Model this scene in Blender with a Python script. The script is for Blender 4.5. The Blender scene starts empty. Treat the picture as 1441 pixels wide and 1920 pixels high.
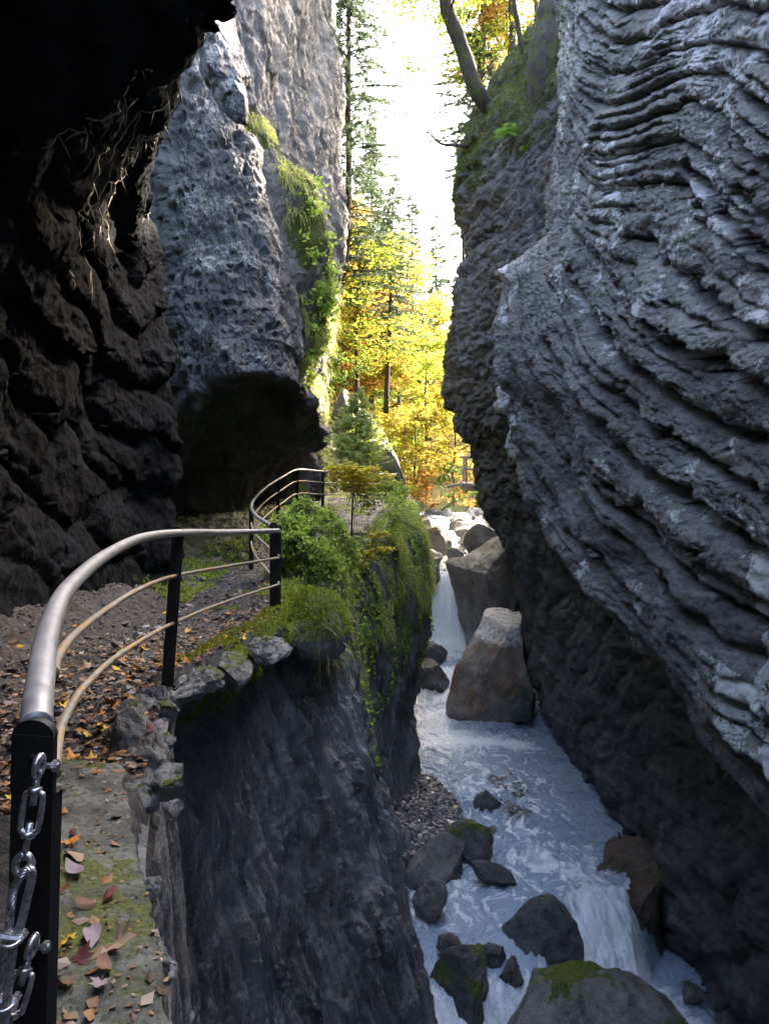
import bpy, math, random
import numpy as np
from mathutils import Vector, Matrix
random.seed(7)
RNG = np.random.default_rng(11)
SC = bpy.context.scene
COL = SC.collection
F = 1441.0; CX = 720.5; HY = 850.0      # the camera stands at the origin, looking along +Y, horizon at row 850

def at(px, py, d):
    """point seen at (px, py) standing d metres ahead"""
    return np.array([(px - CX) / F * d, d, (HY - py) / F * d])

# ------------------------------------------------------------------ noise
_p = np.random.default_rng(3).permutation(256).astype(np.int32)
PERM = np.concatenate([_p, _p, _p])
_g = np.random.default_rng(5).normal(size=(256, 3)); GRAD = (_g / np.linalg.norm(_g, axis=1)[:, None]).astype(np.float32)
def perlin(P):
    P = np.asarray(P, dtype=np.float64)
    i = np.floor(P).astype(np.int64); f = (P - i).astype(np.float32); i &= 255
    u = f * f * f * (f * (f * 6 - 15) + 10)
    def g(a, b, c):
        h = PERM[PERM[PERM[(i[:, 0] + a) & 255] + ((i[:, 1] + b) & 255)] + ((i[:, 2] + c) & 255)]
        G = GRAD[h]
        return G[:, 0] * (f[:, 0] - a) + G[:, 1] * (f[:, 1] - b) + G[:, 2] * (f[:, 2] - c)
    def L(a, b, t): return a + (b - a) * t
    x00 = L(g(0,0,0), g(1,0,0), u[:,0]); x10 = L(g(0,1,0), g(1,1,0), u[:,0])
    x01 = L(g(0,0,1), g(1,0,1), u[:,0]); x11 = L(g(0,1,1), g(1,1,1), u[:,0])
    return L(L(x00, x10, u[:,1]), L(x01, x11, u[:,1]), u[:,2]) * 1.7
def fbm(P, fr=1.0, oc=4, gain=0.5, lac=2.03, off=0.0, ridge=False):
    s = 0; a = 1.0; P = np.asarray(P) * fr + off
    for _ in range(oc):
        n = perlin(P)
        if ridge: n = 1 - 2 * np.abs(n)
        s = s + a * n; a *= gain; P = P * lac + 17.3
    return s
def cells(P, fr=1.0, off=0.0, seed=9):
    """nearest-cell noise: (distance to 1st, distance to 2nd, random value of the cell)"""
    P = np.asarray(P) * fr + off
    i0 = np.floor(P).astype(np.int64)
    d1 = np.full(len(P), 9.0, np.float32); d2 = d1.copy(); val = np.zeros(len(P), np.float32)
    T = np.random.default_rng(seed).random((256, 4)).astype(np.float32)
    for a in (-1, 0, 1):
        for b in (-1, 0, 1):
            for c in (-1, 0, 1):
                j = i0 + np.array([a, b, c])
                h = PERM[PERM[PERM[j[:, 0] & 255] + (j[:, 1] & 255)] + (j[:, 2] & 255)]
                t = T[h]; q = (j - P).astype(np.float32) + t[:, :3]
                dd = np.sqrt((q * q).sum(1))
                m = dd < d1
                d2 = np.where(m, d1, np.minimum(d2, dd)); val = np.where(m, t[:, 3], val); d1 = np.where(m, dd, d1)
    return d1, d2, val
def sstep(x, a, b):
    t = np.clip((x - a) / (b - a), 0, 1); return t * t * (3 - 2 * t)

# ------------------------------------------------------------------ meshes
def mk(name, V, Fq, mat=None, parent=None, smooth=True, attrs=None, mats=None, midx=None):
    V = np.asarray(V, np.float32); 
    if isinstance(Fq, np.ndarray): groups = [Fq]
    else: groups = [np.asarray(f) for f in Fq if len(f)]
    me = bpy.data.meshes.new(name)
    me.vertices.add(len(V)); me.vertices.foreach_set('co', V.ravel())
    li = np.concatenate([g.ravel() for g in groups]).astype(np.int32)
    cnt = np.concatenate([np.full(len(g), g.shape[1]) for g in groups]).astype(np.int32)
    st = np.concatenate([[0], np.cumsum(cnt)[:-1]]).astype(np.int32)
    me.loops.add(len(li)); me.loops.foreach_set('vertex_index', li)
    me.polygons.add(len(cnt)); me.polygons.foreach_set('loop_start', st); me.polygons.foreach_set('loop_total', cnt)
    me.update(calc_edges=True)
    me.polygons.foreach_set('use_smooth', np.full(len(cnt), smooth))
    if attrs:
        for k, v in attrs.items():
            a = me.attributes.new(k, 'FLOAT', 'POINT'); a.data.foreach_set('value', np.asarray(v, np.float32))
    if mats:
        for m in mats: me.materials.append(m)
        if midx is not None: me.polygons.foreach_set('material_index', np.asarray(midx, np.int32))
    elif mat: me.materials.append(mat)
    me.validate()
    o = bpy.data.objects.new(name, me); COL.objects.link(o)
    if parent: o.parent = parent
    return o
def tag(o, label=None, cat=None, group=None, kind=None):
    if label: o['label'] = label
    if cat: o['category'] = cat
    if group: o['group'] = group
    if kind: o['kind'] = kind
    return o
def thing(name, label, cat, loc=(0, 0, 0), group=None):
    o = bpy.data.objects.new(name, None); COL.objects.link(o); o.location = loc; o.empty_display_size = .2
    return tag(o, label, cat, group)
def rebase(o, loc):
    """move a mesh's origin to loc without moving its shape"""
    loc = Vector([float(v) for v in loc])
    o.data.transform(Matrix.Translation(-loc)); o.location = loc
    return o
def copy_tree(o, parent=None):
    c = o.copy(); COL.objects.link(c)
    if parent: c.parent = parent
    for ch in list(o.children): copy_tree(ch, c)
    return c
def gridfaces(nu, nv, base=0, flip=False):
    i, j = np.meshgrid(np.arange(nu - 1), np.arange(nv - 1), indexing='ij'); a = (i * nv + j).ravel() + base
    q = np.stack([a, a + nv, a + nv + 1, a + 1], 1)
    return q[:, ::-1] if flip else q
def pchip(Y, counts):
    """monotone interpolation of control rows Y[n, ...] with counts[i] samples per segment"""
    n = len(Y); d = np.diff(Y, axis=0); m = np.zeros_like(Y)
    for k in range(1, n - 1):
        a, b = d[k-1], d[k]
        with np.errstate(divide='ignore', invalid='ignore'):
            h = np.where(a * b > 0, 2 * a * b / (a + b), 0)
        m[k] = .65 * h + .35 * (a + b) / 2
    m[0] = d[0]; m[-1] = d[-1]
    out = []
    for k in range(n - 1):
        t = np.linspace(0, 1, counts[k] + 1)[:-1] if k < n - 2 else np.linspace(0, 1, counts[k] + 1)
        t = t.reshape((-1,) + (1,) * (Y.ndim - 1))
        out.append((2*t**3-3*t**2+1)*Y[k] + (t**3-2*t**2+t)*m[k] + (-2*t**3+3*t**2)*Y[k+1] + (t**3-t**2)*m[k+1])
    return np.concatenate(out)
def gnormals(G, flip):
    du = np.gradient(G, axis=0); dv = np.gradient(G, axis=1)
    n = np.cross(du, dv); n /= np.linalg.norm(n, axis=2)[..., None] + 1e-9
    return -n if flip else n
SURF = {}
def loft(name, ctrl, cu, cv, disp, mat, flip=False, attrs=None, key=None, coarse=None, skin=None):
    """surface through a net of world points; disp(P, N) -> offset along the normal (or (offset, vector))"""
    C = np.array(ctrl, float)
    G = pchip(C, cu); G = np.swapaxes(pchip(np.swapaxes(G, 0, 1), cv), 0, 1)
    nu, nv = G.shape[:2]; N = gnormals(G, flip)
    if coarse is not None:
        o = coarse(G.reshape(-1, 3), N.reshape(-1, 3)).reshape(nu, nv, 1); G = G + N * o; N = gnormals(G, flip)
    P = G.reshape(-1, 3); Nn = N.reshape(-1, 3)
    D = disp(P, Nn)
    if D.ndim == 1: D = D - np.median(D)
    P2 = P + Nn * D[:, None] if D.ndim == 1 else P + D
    N2 = gnormals(P2.reshape(nu, nv, 3), flip).reshape(-1, 3)
    A = attrs(P2, N2, D if D.ndim == 1 else None) if attrs else None
    # unseen inner skin added behind the face to stop light leaking through
    i = np.unique(np.r_[np.arange(0, nu, 7), nu - 1]); j = np.unique(np.r_[np.arange(0, nv, 7), nv - 1])
    PB = (P.reshape(nu, nv, 3) + (np.array(skin) if skin else -N * .55))[np.ix_(i, j)].reshape(-1, 3); FB = gridfaces(len(i), len(j), base=len(P2), flip=not flip)
    if A: A = {k: np.r_[v, np.zeros(len(PB))] for k, v in A.items()}
    o = mk(name, np.concatenate([P2, PB]), [gridfaces(nu, nv, flip=flip), FB], mat, attrs=A)
    SURF[key or name] = (P2, N2)
    return o
def project(P):
    return CX + F * P[:, 0] / P[:, 1], HY - F * P[:, 2] / P[:, 1]
def tps(pts, vals):
    """thin-plate interpolant over scattered (y, z) wall points"""
    X = np.array(pts, float); n = len(X)
    r = np.linalg.norm(X[:, None] - X[None], axis=2); K = np.where(r > 0, r**2 * np.log(r + 1e-9), 0) + np.eye(n) * 2.0
    Pm = np.c_[np.ones(n), X]; A = np.zeros((n + 3, n + 3)); A[:n, :n] = K; A[:n, n:] = Pm; A[n:, :n] = Pm.T
    w = np.linalg.solve(A, np.r_[np.array(vals, float), 0, 0, 0])
    def f(Q):
        out = np.zeros(len(Q))
        for s in range(0, len(Q), 100000):
            q = Q[s:s+100000]; r = np.linalg.norm(q[:, None] - X[None], axis=2)
            out[s:s+100000] = np.where(r > 0, r**2 * np.log(r + 1e-9), 0) @ w[:n] + w[n] + q @ w[n+1:]
        return out
    return f
def inpoly(x, y, poly):
    r = np.zeros(len(x), bool); n = len(poly)
    for i in range(n):
        x1, y1 = poly[i]; x2, y2 = poly[(i+1) % n]
        c = (y1 > y) != (y2 > y)
        r ^= c & (x < (x2 - x1) * (y - y1) / (y2 - y1 + 1e-12) + x1)
    return r

# tubes
def tube_arrays(pts, rad, nseg=8, cap=True):
    pts = np.array(pts, float); n = len(pts); rad = np.broadcast_to(np.asarray(rad, float), (n,))
    T = np.gradient(pts, axis=0); T /= np.linalg.norm(T, axis=1)[:, None] + 1e-9
    up = np.array([0, 0, 1.0]) if abs(T[0][2]) < .9 else np.array([1.0, 0, 0])
    a = np.cross(T[0], up); a /= np.linalg.norm(a); V = []
    for k in range(n):
        a = a - T[k] * (a @ T[k]); a /= np.linalg.norm(a) + 1e-9; b = np.cross(T[k], a)
        th = np.arange(nseg) / nseg * 2 * math.pi
        V.append(pts[k] + rad[k] * (np.cos(th)[:, None] * a + np.sin(th)[:, None] * b))
    V = np.concatenate(V); i, j = np.meshgrid(np.arange(n - 1), np.arange(nseg), indexing='ij'); i = i.ravel(); j = j.ravel(); j2 = (j + 1) % nseg
    Q = np.stack([i*nseg+j, i*nseg+j2, (i+1)*nseg+j2, (i+1)*nseg+j], 1)
    Tr = np.zeros((0, 3), int)
    if cap:
        V = np.concatenate([V, pts[:1], pts[-1:]]); m = n * nseg; j = np.arange(nseg)
        Tr = np.concatenate([np.stack([(j+1) % nseg, j, np.full(nseg, m)], 1), np.stack([(n-1)*nseg+j, (n-1)*nseg+(j+1) % nseg, np.full(nseg, m+1)], 1)])
    return V, Q, Tr
class MB:
    """collects vertices and faces"""
    def __init__(s): s.V = []; s.Q = []; s.T = []; s.n = 0
    def add(s, V, Q=None, T=None):
        V = np.asarray(V, float)
        if Q is not None and len(Q): s.Q.append(np.asarray(Q) + s.n)
        if T is not None and len(T): s.T.append(np.asarray(T) + s.n)
        s.V.append(V); s.n += len(V); return s
    def tube(s, pts, rad, nseg=8): return s.add(*tube_arrays(pts, rad, nseg))
    def box(s, c, size, R=None, bev=.12):
        hx, hy, hz = np.array(size) / 2; b = min(hx, hy, hz) * bev * 2
        V = []
        for z, k in ((-hz, b), (-hz + b, 0), (hz - b, 0), (hz, b)):
            V += [(-hx+k+b*0, -hy+k, z), (hx-k, -hy+k, z), (hx-k, hy-k, z), (-hx+k, hy-k, z)]
        V = np.array(V)
        if R is not None: V = V @ np.array(R).T
        Q = [(3, 2, 1, 0), (12, 13, 14, 15)]
        for l in range(3):
            for j in range(4): Q.append((l*4+j, l*4+(j+1) % 4, l*4+4+(j+1) % 4, l*4+4+j))
        return s.add(V + np.array(c), Q)
    def build(s, name, mat, parent=None, smooth=True, attrs=None):
        V = np.concatenate(s.V); g = []
        if s.Q: g.append(np.concatenate(s.Q))
        if s.T: g.append(np.concatenate(s.T))
        return mk(name, V, g, mat, parent, smooth, attrs)
def spline(pts, n):
    pts = np.array(pts, float); k = len(pts); t = np.linspace(0, k - 1, n); out = []
    for u in t:
        i = min(int(u), k - 2); f = u - i
        p0 = pts[max(i-1, 0)]; p1 = pts[i]; p2 = pts[i+1]; p3 = pts[min(i+2, k-1)]
        out.append(.5 * ((2*p1) + (-p0+p2)*f + (2*p0-5*p1+4*p2-p3)*f*f + (-p0+3*p1-3*p2+p3)*f**3))
    return np.array(out)

# ------------------------------------------------------------------ materials
class NT:
    def __init__(s, name):
        s.m = bpy.data.materials.new(name); s.m.use_nodes = True; s.t = s.m.node_tree; s.t.nodes.clear()
        s.out = s.t.nodes.new('ShaderNodeOutputMaterial'); s.b = s.n('ShaderNodeBsdfPrincipled'); s.l(s.b, 0, s.out, 0)
        s.co = s.n('ShaderNodeTexCoord'); s.geo = s.n('ShaderNodeNewGeometry')
    def n(s, ty, **kw):
        x = s.t.nodes.new(ty)
        for k, v in kw.items(): setattr(x, k, v)
        return x
    def l(s, a, i, b, j):
        s.t.links.new(a.outputs[i] if not isinstance(a, bpy.types.NodeSocket) else a, b.inputs[j])
    def set(s, x, j, v):
        if isinstance(v, bpy.types.NodeSocket): s.t.links.new(v, x.inputs[j])
        elif v is not None: x.inputs[j].default_value = v
    def math(s, op, a, b=None, clamp=False):
        x = s.n('ShaderNodeMath', operation=op, use_clamp=clamp); s.set(x, 0, a); s.set(x, 1, b); return x.outputs[0]
    def noise(s, sc, det=6, rough=.6, vec=None, dist=0):
        x = s.n('ShaderNodeTexNoise'); x.inputs['Scale'].default_value = sc; x.inputs['Detail'].default_value = det
        x.inputs['Roughness'].default_value = rough; x.inputs['Distortion'].default_value = dist
        s.set(x, 'Vector', vec if vec is not None else s.co.outputs['Object']); return x.outputs['Fac']
    def voro(s, sc, vec=None, feat='F1'):
        x = s.n('ShaderNodeTexVoronoi'); x.feature = feat; x.inputs['Scale'].default_value = sc
        s.set(x, 'Vector', vec if vec is not None else s.co.outputs['Object']); return x.outputs['Distance']
    def stretch(s, sc):
        x = s.n('ShaderNodeMapping'); x.inputs['Scale'].default_value = sc; s.set(x, 0, s.co.outputs['Object']); return x.outputs[0]
    def ramp(s, fac, stops):
        x = s.n('ShaderNodeValToRGB'); e = x.color_ramp.elements
        while len(e) < len(stops): e.new(.5)
        for k, (p, c) in enumerate(stops):
            e[k].position = p; e[k].color = (c, c, c, 1) if isinstance(c, (int, float)) else (*c, 1)
        s.set(x, 0, fac); return x.outputs[0]
    def mix(s, f, a, b):
        x = s.n('ShaderNodeMix', data_type='RGBA')
        s.set(x, 0, f); s.set(x, 6, (*a, 1) if isinstance(a, tuple) else a); s.set(x, 7, (*b, 1) if isinstance(b, tuple) else b); return x.outputs[2]
    def attr(s, nm): return s.n('ShaderNodeAttribute', attribute_name=nm).outputs['Fac']
    def bump(s, h, st, dist, prev=None):
        x = s.n('ShaderNodeBump'); x.inputs['Strength'].default_value = st; x.inputs['Distance'].default_value = dist
        s.set(x, 'Height', h); s.set(x, 'Normal', prev); return x.outputs[0]
    def fin(s, col, rough=.8, nrm=None, spec=.35):
        s.set(s.b, 'Base Color', (*col, 1) if isinstance(col, tuple) else col); s.set(s.b, 'Roughness', rough); s.set(s.b, 'Normal', nrm)
        s.b.inputs['Specular IOR Level'].default_value = spec; return s.m

def rock_mat(name, dark, mid, light, sc=1.0, stretch=(1, 1, 1), lichen=None, rough=(.45, .85), bump=1.0, moss=True, stain=None, spec=.4, pit_shade=.35):
    t = NT(name); v = t.stretch(stretch)
    n1 = t.noise(1.1 * sc, 9, .7, v, .4); n2 = t.noise(7 * sc, 9, .75, v); n3 = t.noise(30 * sc, 7, .75); n4 = t.noise(85 * sc, 4, .7)
    c = t.ramp(n1, [(.34, dark), (.5, mid), (.68, light)])
    k = t.math('ADD', t.math('MULTIPLY', n2, .5), t.math('MULTIPLY', n3, .5))
    c = t.mix(t.ramp(k, [(.38, .9), (.44, .3), (.47, 0.0)]), c, tuple(q * .55 for q in dark))  # bump hollows darkened: relief shade put into the colour
    c = t.mix(t.ramp(k, [(.51, 0.0), (.60, .75)]), c, light)  # bump crests lightened, relief lighting put into the colour
    c = t.mix(t.ramp(n4, [(.40, pit_shade), (.48, 0.0)]), c, tuple(q * .5 for q in dark))  # finest hollows darkened too, as painted relief shade
    # warm weathering patches
    c = t.mix(t.ramp(t.noise(2.3 * sc, 5, .65, None), [(.52, 0.0), (.66, .38)]), c, (mid[0] * 1.15, mid[1] * .95, mid[2] * .72))
    if stain:
        c = t.mix(t.math('MULTIPLY', t.ramp(t.noise(1.7 * sc, 5, .6, t.stretch((1, 1, .22))), [(.47, 0.0), (.60, 1.0)]), .75), c, stain)
    if lichen:
        amt, colr = lichen
        la = t.attr('lichen')
        f = t.math('ADD', t.math('MULTIPLY', t.noise(26 * sc, 5, .75), .55), t.math('MULTIPLY', t.noise(6 * sc, 4, .65), .45))
        th = t.math('SUBTRACT', f, t.math('MULTIPLY', t.math('SUBTRACT', 1.0, la), .26))
        lf = t.ramp(th, [(.465 - amt, 0.0), (.495 - amt, 1.0)])
        c = t.mix(lf, c, colr)
    if moss:
        ma = t.attr('moss')
        f = t.math('ADD', ma, t.math('MULTIPLY', t.math('SUBTRACT', t.noise(9, 6, .75), .5), 1.9))
        mc = t.ramp(t.noise(30, 4, .7), [(.35, (.035, .050, .008)), (.55, (.10, .13, .015)), (.7, (.20, .22, .03))])
        c = t.mix(t.ramp(f, [(.44, 0.0), (.60, 1.0)]), c, mc)
    h = t.math('ADD', t.math('MULTIPLY', n2, .6), t.math('MULTIPLY', n3, .4))
    nb = t.bump(h, 1.0, .13 * bump)
    nb = t.bump(n4, .8, .02 * bump, nb)
    if lichen: nb = t.bump(lf, .6, .012, nb)
    r = t.ramp(n2, [(.35, rough[0]), (.65, rough[1])])
    return t.fin(c, r, nb, spec)

def leaf_mat(name, cols, trans=.5, rough=.55):
    t = NT(name); r = t.geo.outputs['Random Per Island']
    n = len(cols); c = t.ramp(r, [((k + .5) / n, cols[k]) for k in range(n)])
    t.set(t.b, 'Base Color', c); t.b.inputs['Roughness'].default_value = rough; t.b.inputs['Specular IOR Level'].default_value = .25
    tr = t.n('ShaderNodeBsdfTranslucent'); t.set(tr, 0, c)
    mx = t.n('ShaderNodeMixShader'); mx.inputs[0].default_value = trans
    t.l(t.b, 0, mx, 1); t.l(tr, 0, mx, 2); t.l(mx, 0, t.out, 0)
    return t.m
# ------------------------------------------------------------------ rock materials
M_R1 = rock_mat('layered_limestone', (.055, .055, .057), (.215, .212, .21), (.46, .455, .45), 1.0, (1, .55, 1.3), lichen=(.075, (.80, .81, .81)), bump=1.3, rough=(.2, .5), spec=.6, pit_shade=.6)
M_R2 = rock_mat('dark_limestone', (.05, .05, .054), (.15, .15, .155), (.27, .265, .26), 1.0, (1, .5, 1.5), lichen=(-.06, (.55, .56, .56)), bump=1.1)
M_LL = rock_mat('damp_cliff_rock', (.06, .063, .064), (.27, .28, .285), (.50, .51, .51), 1.1, (1.6, 1.6, .35), lichen=(-.03, (.5, .51, .51)), bump=1.2, rough=(.22, .6), spec=.5)
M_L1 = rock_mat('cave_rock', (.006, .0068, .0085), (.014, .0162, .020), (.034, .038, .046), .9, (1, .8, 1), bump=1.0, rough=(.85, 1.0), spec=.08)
M_L2 = rock_mat('pitted_blue_rock', (.05, .054, .058), (.125, .134, .14), (.24, .25, .26), 1.4, (1, 1, .8), bump=1.0, lichen=(.0, (.40, .42, .44)))
M_L3 = rock_mat('grey_cliff_rock', (.07, .067, .067), (.19, .184, .182), (.33, .32, .315), 1.0, (1.5, 1.5, .6), bump=1.2)
M_BD = rock_mat('river_boulder_rock', (.07, .07, .07), (.19, .188, .182), (.33, .325, .315), 1.2, bump=.6, rough=(.35, .7))
M_BW = rock_mat('wet_dark_rock', (.03, .032, .035), (.085, .09, .095), (.18, .185, .19), 1.2, bump=.6, rough=(.2, .5), spec=.5)
M_BT = rock_mat('tan_boulder_rock', (.11, .095, .08), (.25, .22, .19), (.42, .39, .36), 1.3, bump=.5, stain=(.26, .13, .06), lichen=(.03, (.72, .70, .68)), rough=(.35, .7))
M_BR = rock_mat('brown_ledge_rock', (.045, .034, .028), (.17, .125, .10), (.30, .24, .20), 1.2, bump=.9, rough=(.25, .6))
M_BL = rock_mat('pale_boulder_rock', (.035, .035, .037), (.085, .085, .088), (.17, .17, .172), 1.2, bump=.7)

# ------------------------------------------------------------------ right wall, near layered slab
def xw(y): return np.interp(y, [0, 6, 7, 9, 11, 12.5], [3.2, 3.15, 3.12, 2.9, 2.4, 1.95])
CT = [
 (0, [(938,500),(938,620),(942,730),(985,900),(1040,1000),(1100,1080),(1180,1190),(1250,1280),(1340,1370),(1441,1460)]),
 (1, [(965,540),(985,650),(995,760),(1040,860),(1095,970),(1190,1090),(1300,1230),(1441,1350)]),
 (2, [(990,530),(1020,650),(1060,770),(1120,880),(1220,1000),(1330,1110),(1441,1215)]),
 (3, [(1012,510),(1060,650),(1110,770),(1190,880),(1300,980),(1441,1080)]),
 (4, [(1030,495),(1085,630),(1150,730),(1240,830),(1340,900),(1441,975)]),
 (5, [(1045,480),(1095,570),(1155,640),(1205,700),(1255,765),(1340,805),(1441,865)]),
 (6, [(1080,430),(1130,550),(1200,615),(1280,665),(1370,700),(1441,745)]),
 (7, [(1085,380),(1180,500),(1290,585),(1360,600),(1441,620)]),
 (8, [(1100,345),(1180,318),(1250,300),(1300,318),(1345,400),(1400,495),(1441,530)]),
 (9, [(1095,300),(1200,270),(1290,262),(1350,330),(1441,440)]),
 (10,[(1090,250),(1180,235),(1250,200),(1330,215),(1441,330)]),
 (11,[(1090,190),(1200,200),(1290,150),(1370,150),(1441,190)]),
 (12,[(1090,120),(1200,140),(1300,90),(1441,100)]),
 (13,[(1080,50),(1200,70),(1300,30),(1441,20)]), (14,[(1080,-30),(1250,-30),(1441,-60)])]
_p, _v = [], []
for s, L in CT:
    for (px, py) in L:
        y = 9.0
        for _ in range(12): y = .5 * y + .5 * F * xw(y) / (px - CX)
        _p.append((y, (HY - py) / F * y)); _v.append(s)
_S = tps(_p, _v)
def strata_R(P):
    q = np.c_[np.clip(P[:, 1], 5.2, 13.5), np.clip(P[:, 2], -5, 7)]
    s = _S(q)
    return s + .9 * np.clip(P[:, 2] - 7, 0, 20) + .5 * np.clip(-5 - P[:, 2], -20, 0) * -1 * 0 + .0 * P[:, 1] - .35 * np.clip(5.2 - P[:, 1], 0, 12)
def shatter(P, a=.3, f=1.7, seed=9):
    Q = P + .12 * np.stack([fbm(P, 2.2, 3, off=k * 7 + 1) for k in range(3)], 1)
    d1, d2, v = cells(Q, f, seed=seed); e1, e2, w = cells(Q, f * 2.7, off=5, seed=seed + 1)
    return a * (v - .5) + a * .45 * (w - .5), v, w, sstep(d2 - d1, 0, .10), sstep(e2 - e1, 0, .12)
def bed(s, k, crack=.1):
    f = np.mod(s * k, 1.0); return (1 - np.abs(2 * f - 1) ** 3.5) * (1.25 - .75 * f) - .35 * np.exp(-(f / crack) ** 2) - .35 * np.exp(-((1 - f) / (crack * .7)) ** 2)
def disp_R1(P, N):
    s = strata_R(P) + .22 * fbm(P, .5, 3, off=3) + .07 * fbm(P, 2.3, 2, off=8)
    a1 = sstep(fbm(P, .45, 2, off=21), -.35, .35); a2 = sstep(fbm(P, .6, 2, off=31), -.1, .5); a3 = sstep(fbm(P, 1.3, 2, off=41), -.1, .5)
    e = P[:, 2] / np.maximum(P[:, 1], 4); low = 1 - .6 * sstep(e, .13, .22)
    sh, v1, v2, c1, c2 = shatter(P * [1, .8, 1.5], .17, 1.6); s = s + sh + .025 * fbm(P, 8, 3)
    h = .22 * bed(s, 1.0, .09) * (.5 + .5 * a1) * low + .075 * bed(s + .37, 2.3, .12) * (.1 + .9 * a2) + .018 * bed(s + .1 * fbm(P, 5, 2), 5.3, .2) * a3
    h += .03 * (v1 - .5) + .02 * (v2 - .5)
    big = np.zeros(len(P))
    for c_, w_, y0, y1 in ((4.95, .13, 5.5, 10.8), (2.9, .11, 6, 11), (3.95, .09, 6, 9.5), (6.95, .13, 6, 8.2), (8.4, .12, 5.5, 8.5), (1.6, .1, 6, 11)):
        big += np.exp(-((s - c_) / w_) ** 2) * sstep(P[:, 1], y0, y0 + .5) * sstep(P[:, 1], y1, y1 - 1.2)
    h -= .30 * big + .10 * np.exp(-((np.mod(s, 1) - .02) / .05) ** 2) * (.3 + .7 * a1)
    h += .13 * fbm(P, .5, 3, off=5) + .034 * fbm(P * [1, .7, 1.2], 3.1, 5, .6, off=2) + .012 * fbm(P, 12, 4, .7)
    # lumpy crust along the upper folds
    up = sstep(e, .12, .3)
    d1, d2, v = cells(P * [1, .8, 1.2] + .05 * fbm(P, 6, 2)[:, None], 8.5)
    h += up * sstep(np.mod(s, 1), .40, .0) * (.07 * (.7 - d1) * (v > .3)) + .02 * up * (.6 - cells(P, 16, off=3)[0])
    return h
def attr_R1(P, N, D):
    s = strata_R(P) + .42 * fbm(P, .55, 3, off=3)
    px, py = project(np.where(P[:, 1:2] > 1, P, [[1, 1, 9]]))
    up = sstep(P[:, 2] / np.maximum(P[:, 1], 4), .10, .22)
    f = np.mod(s + .12 * fbm(P, 2.3, 3, off=8), 1)
    band = np.maximum(sstep(f, .30, .04) * sstep(f, .0, .05), .4 * sstep(fbm(P, 1.6, 3, off=77), .1, .5))
    patch = sstep(fbm(P, .75, 3, off=55), -.15, .35)
    li = up * (.42 + .75 * band) * (.55 + .65 * patch) * sstep(px, 1060, 1150) + .7 * patch * sstep(fbm(P, 2.2, 3, off=9), .0, .5)
    li += .7 * sstep(px, 1150, 1350) * sstep(py, 850, 1000) * patch
    mo = .55 * sstep(py, 330, 60) * sstep(px, 1100, 1055) * (np.abs(fbm(P, 1.5, 2)) + .4)
    return {'lichen': np.clip(li, 0, 1.1), 'moss': mo}
R1 = {
 16.5: [(5,16),(5,9),(5,7),(5,5.2),(5,4),(5,3.2),(4.6,2.4),(4.5,1.7),(4.6,1),(4.8,0),(5,-.7),(5.3,-.9),(6,-1.2),(6.5,-1.4)],
 13.2: [(3.5,16),(3.3,9),(3.2,7.4),(3.1,5.5),(3.05,4.2),(2.95,3.4),(2.3,2.9),(2.15,2.0),(2.15,1.2),(2.35,.3),(2.5,-.5),(3.3,-.8),(4.8,-1.1),(6.5,-1.3)],
 12.4: [(3.2,16),(2.95,9),(2.85,7.4),(2.8,5.5),(2.7,4.2),(2.6,3.5),(1.95,2.95),(1.88,2.0),(1.88,1.2),(2.1,.2),(2.28,-.5),(3.0,-.9),(4.6,-1.2),(6.5,-1.5)],
 11:   [(3.0,16),(2.75,9),(2.7,6.5),(2.6,5),(2.5,4),(2.45,3.3),(2.28,2.6),(2.25,1.8),(2.35,1.0),(2.55,0),(2.88,-1.62),(3.6,-2.1),(5,-2.4),(7,-2.5)],
 9:    [(3.2,16),(3,9),(2.95,5.3),(2.9,4.4),(2.85,3.5),(2.8,2.8),(2.78,2),(2.82,1.2),(2.92,.4),(3.05,-.6),(3.45,-2.75),(4.1,-3.3),(5.4,-3.6),(7,-3.7)],
 7.2:  [(3.3,16),(3.1,9),(3.1,4.6),(3.1,3.8),(3.1,3),(3.1,2.2),(3.1,1.4),(3.15,.7),(3.25,0),(3.4,-.9),(3.85,-3.4),(4.5,-3.9),(5.8,-4.1),(7.5,-4.2)],
 5:    [(3.4,16),(3.2,9),(3.2,4.6),(3.2,3.8),(3.2,3),(3.2,2.2),(3.2,1.4),(3.25,.7),(3.35,0),(3.5,-.9),(4.0,-4.0),(4.7,-4.5),(6,-4.7),(7.5,-4.8)],
 1:    [(3.4,16),(3.3,9),(3.2,4.6),(3.2,3.8),(3.2,3),(3.2,2.2),(3.2,1.4),(3.25,.7),(3.35,0),(3.5,-.9),(4.0,-4.6),(4.7,-5.0),(6,-5.2),(7.5,-5.3)],
 -6:   [(3.0,16),(3.0,9),(3.0,4.6),(3.0,3.8),(3.0,3),(3.0,2.2),(3.0,1.4),(3.0,.7),(3.1,0),(3.2,-.9),(3.6,-4.6),(4.7,-5.0),(6,-5.2),(7.5,-5.3)]}
C = [[(x, y, z) for x, z in [(a + (3.5 if b > 15 else 0), b * (.75 if b > 15 else .88 if b > 8.5 else 1)) for a, b in R1[y]]] for y in R1]
C = [[(26, c[0][1], 14)] + c for c in C]; C.append([(14, -7.5, p[2]) for p in C[-1]])  # unseen top cap and end column added to close off light from behind
o = loft('layered_rock_face', C, [24, 40, 110, 140, 130, 60, 24, 16, 6], [6, 26, 60, 70, 70, 60, 50, 60, 60, 70, 90, 60, 24, 12], disp_R1, M_R1, flip=True, attrs=attr_R1)
tag(o, kind='structure')

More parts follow.
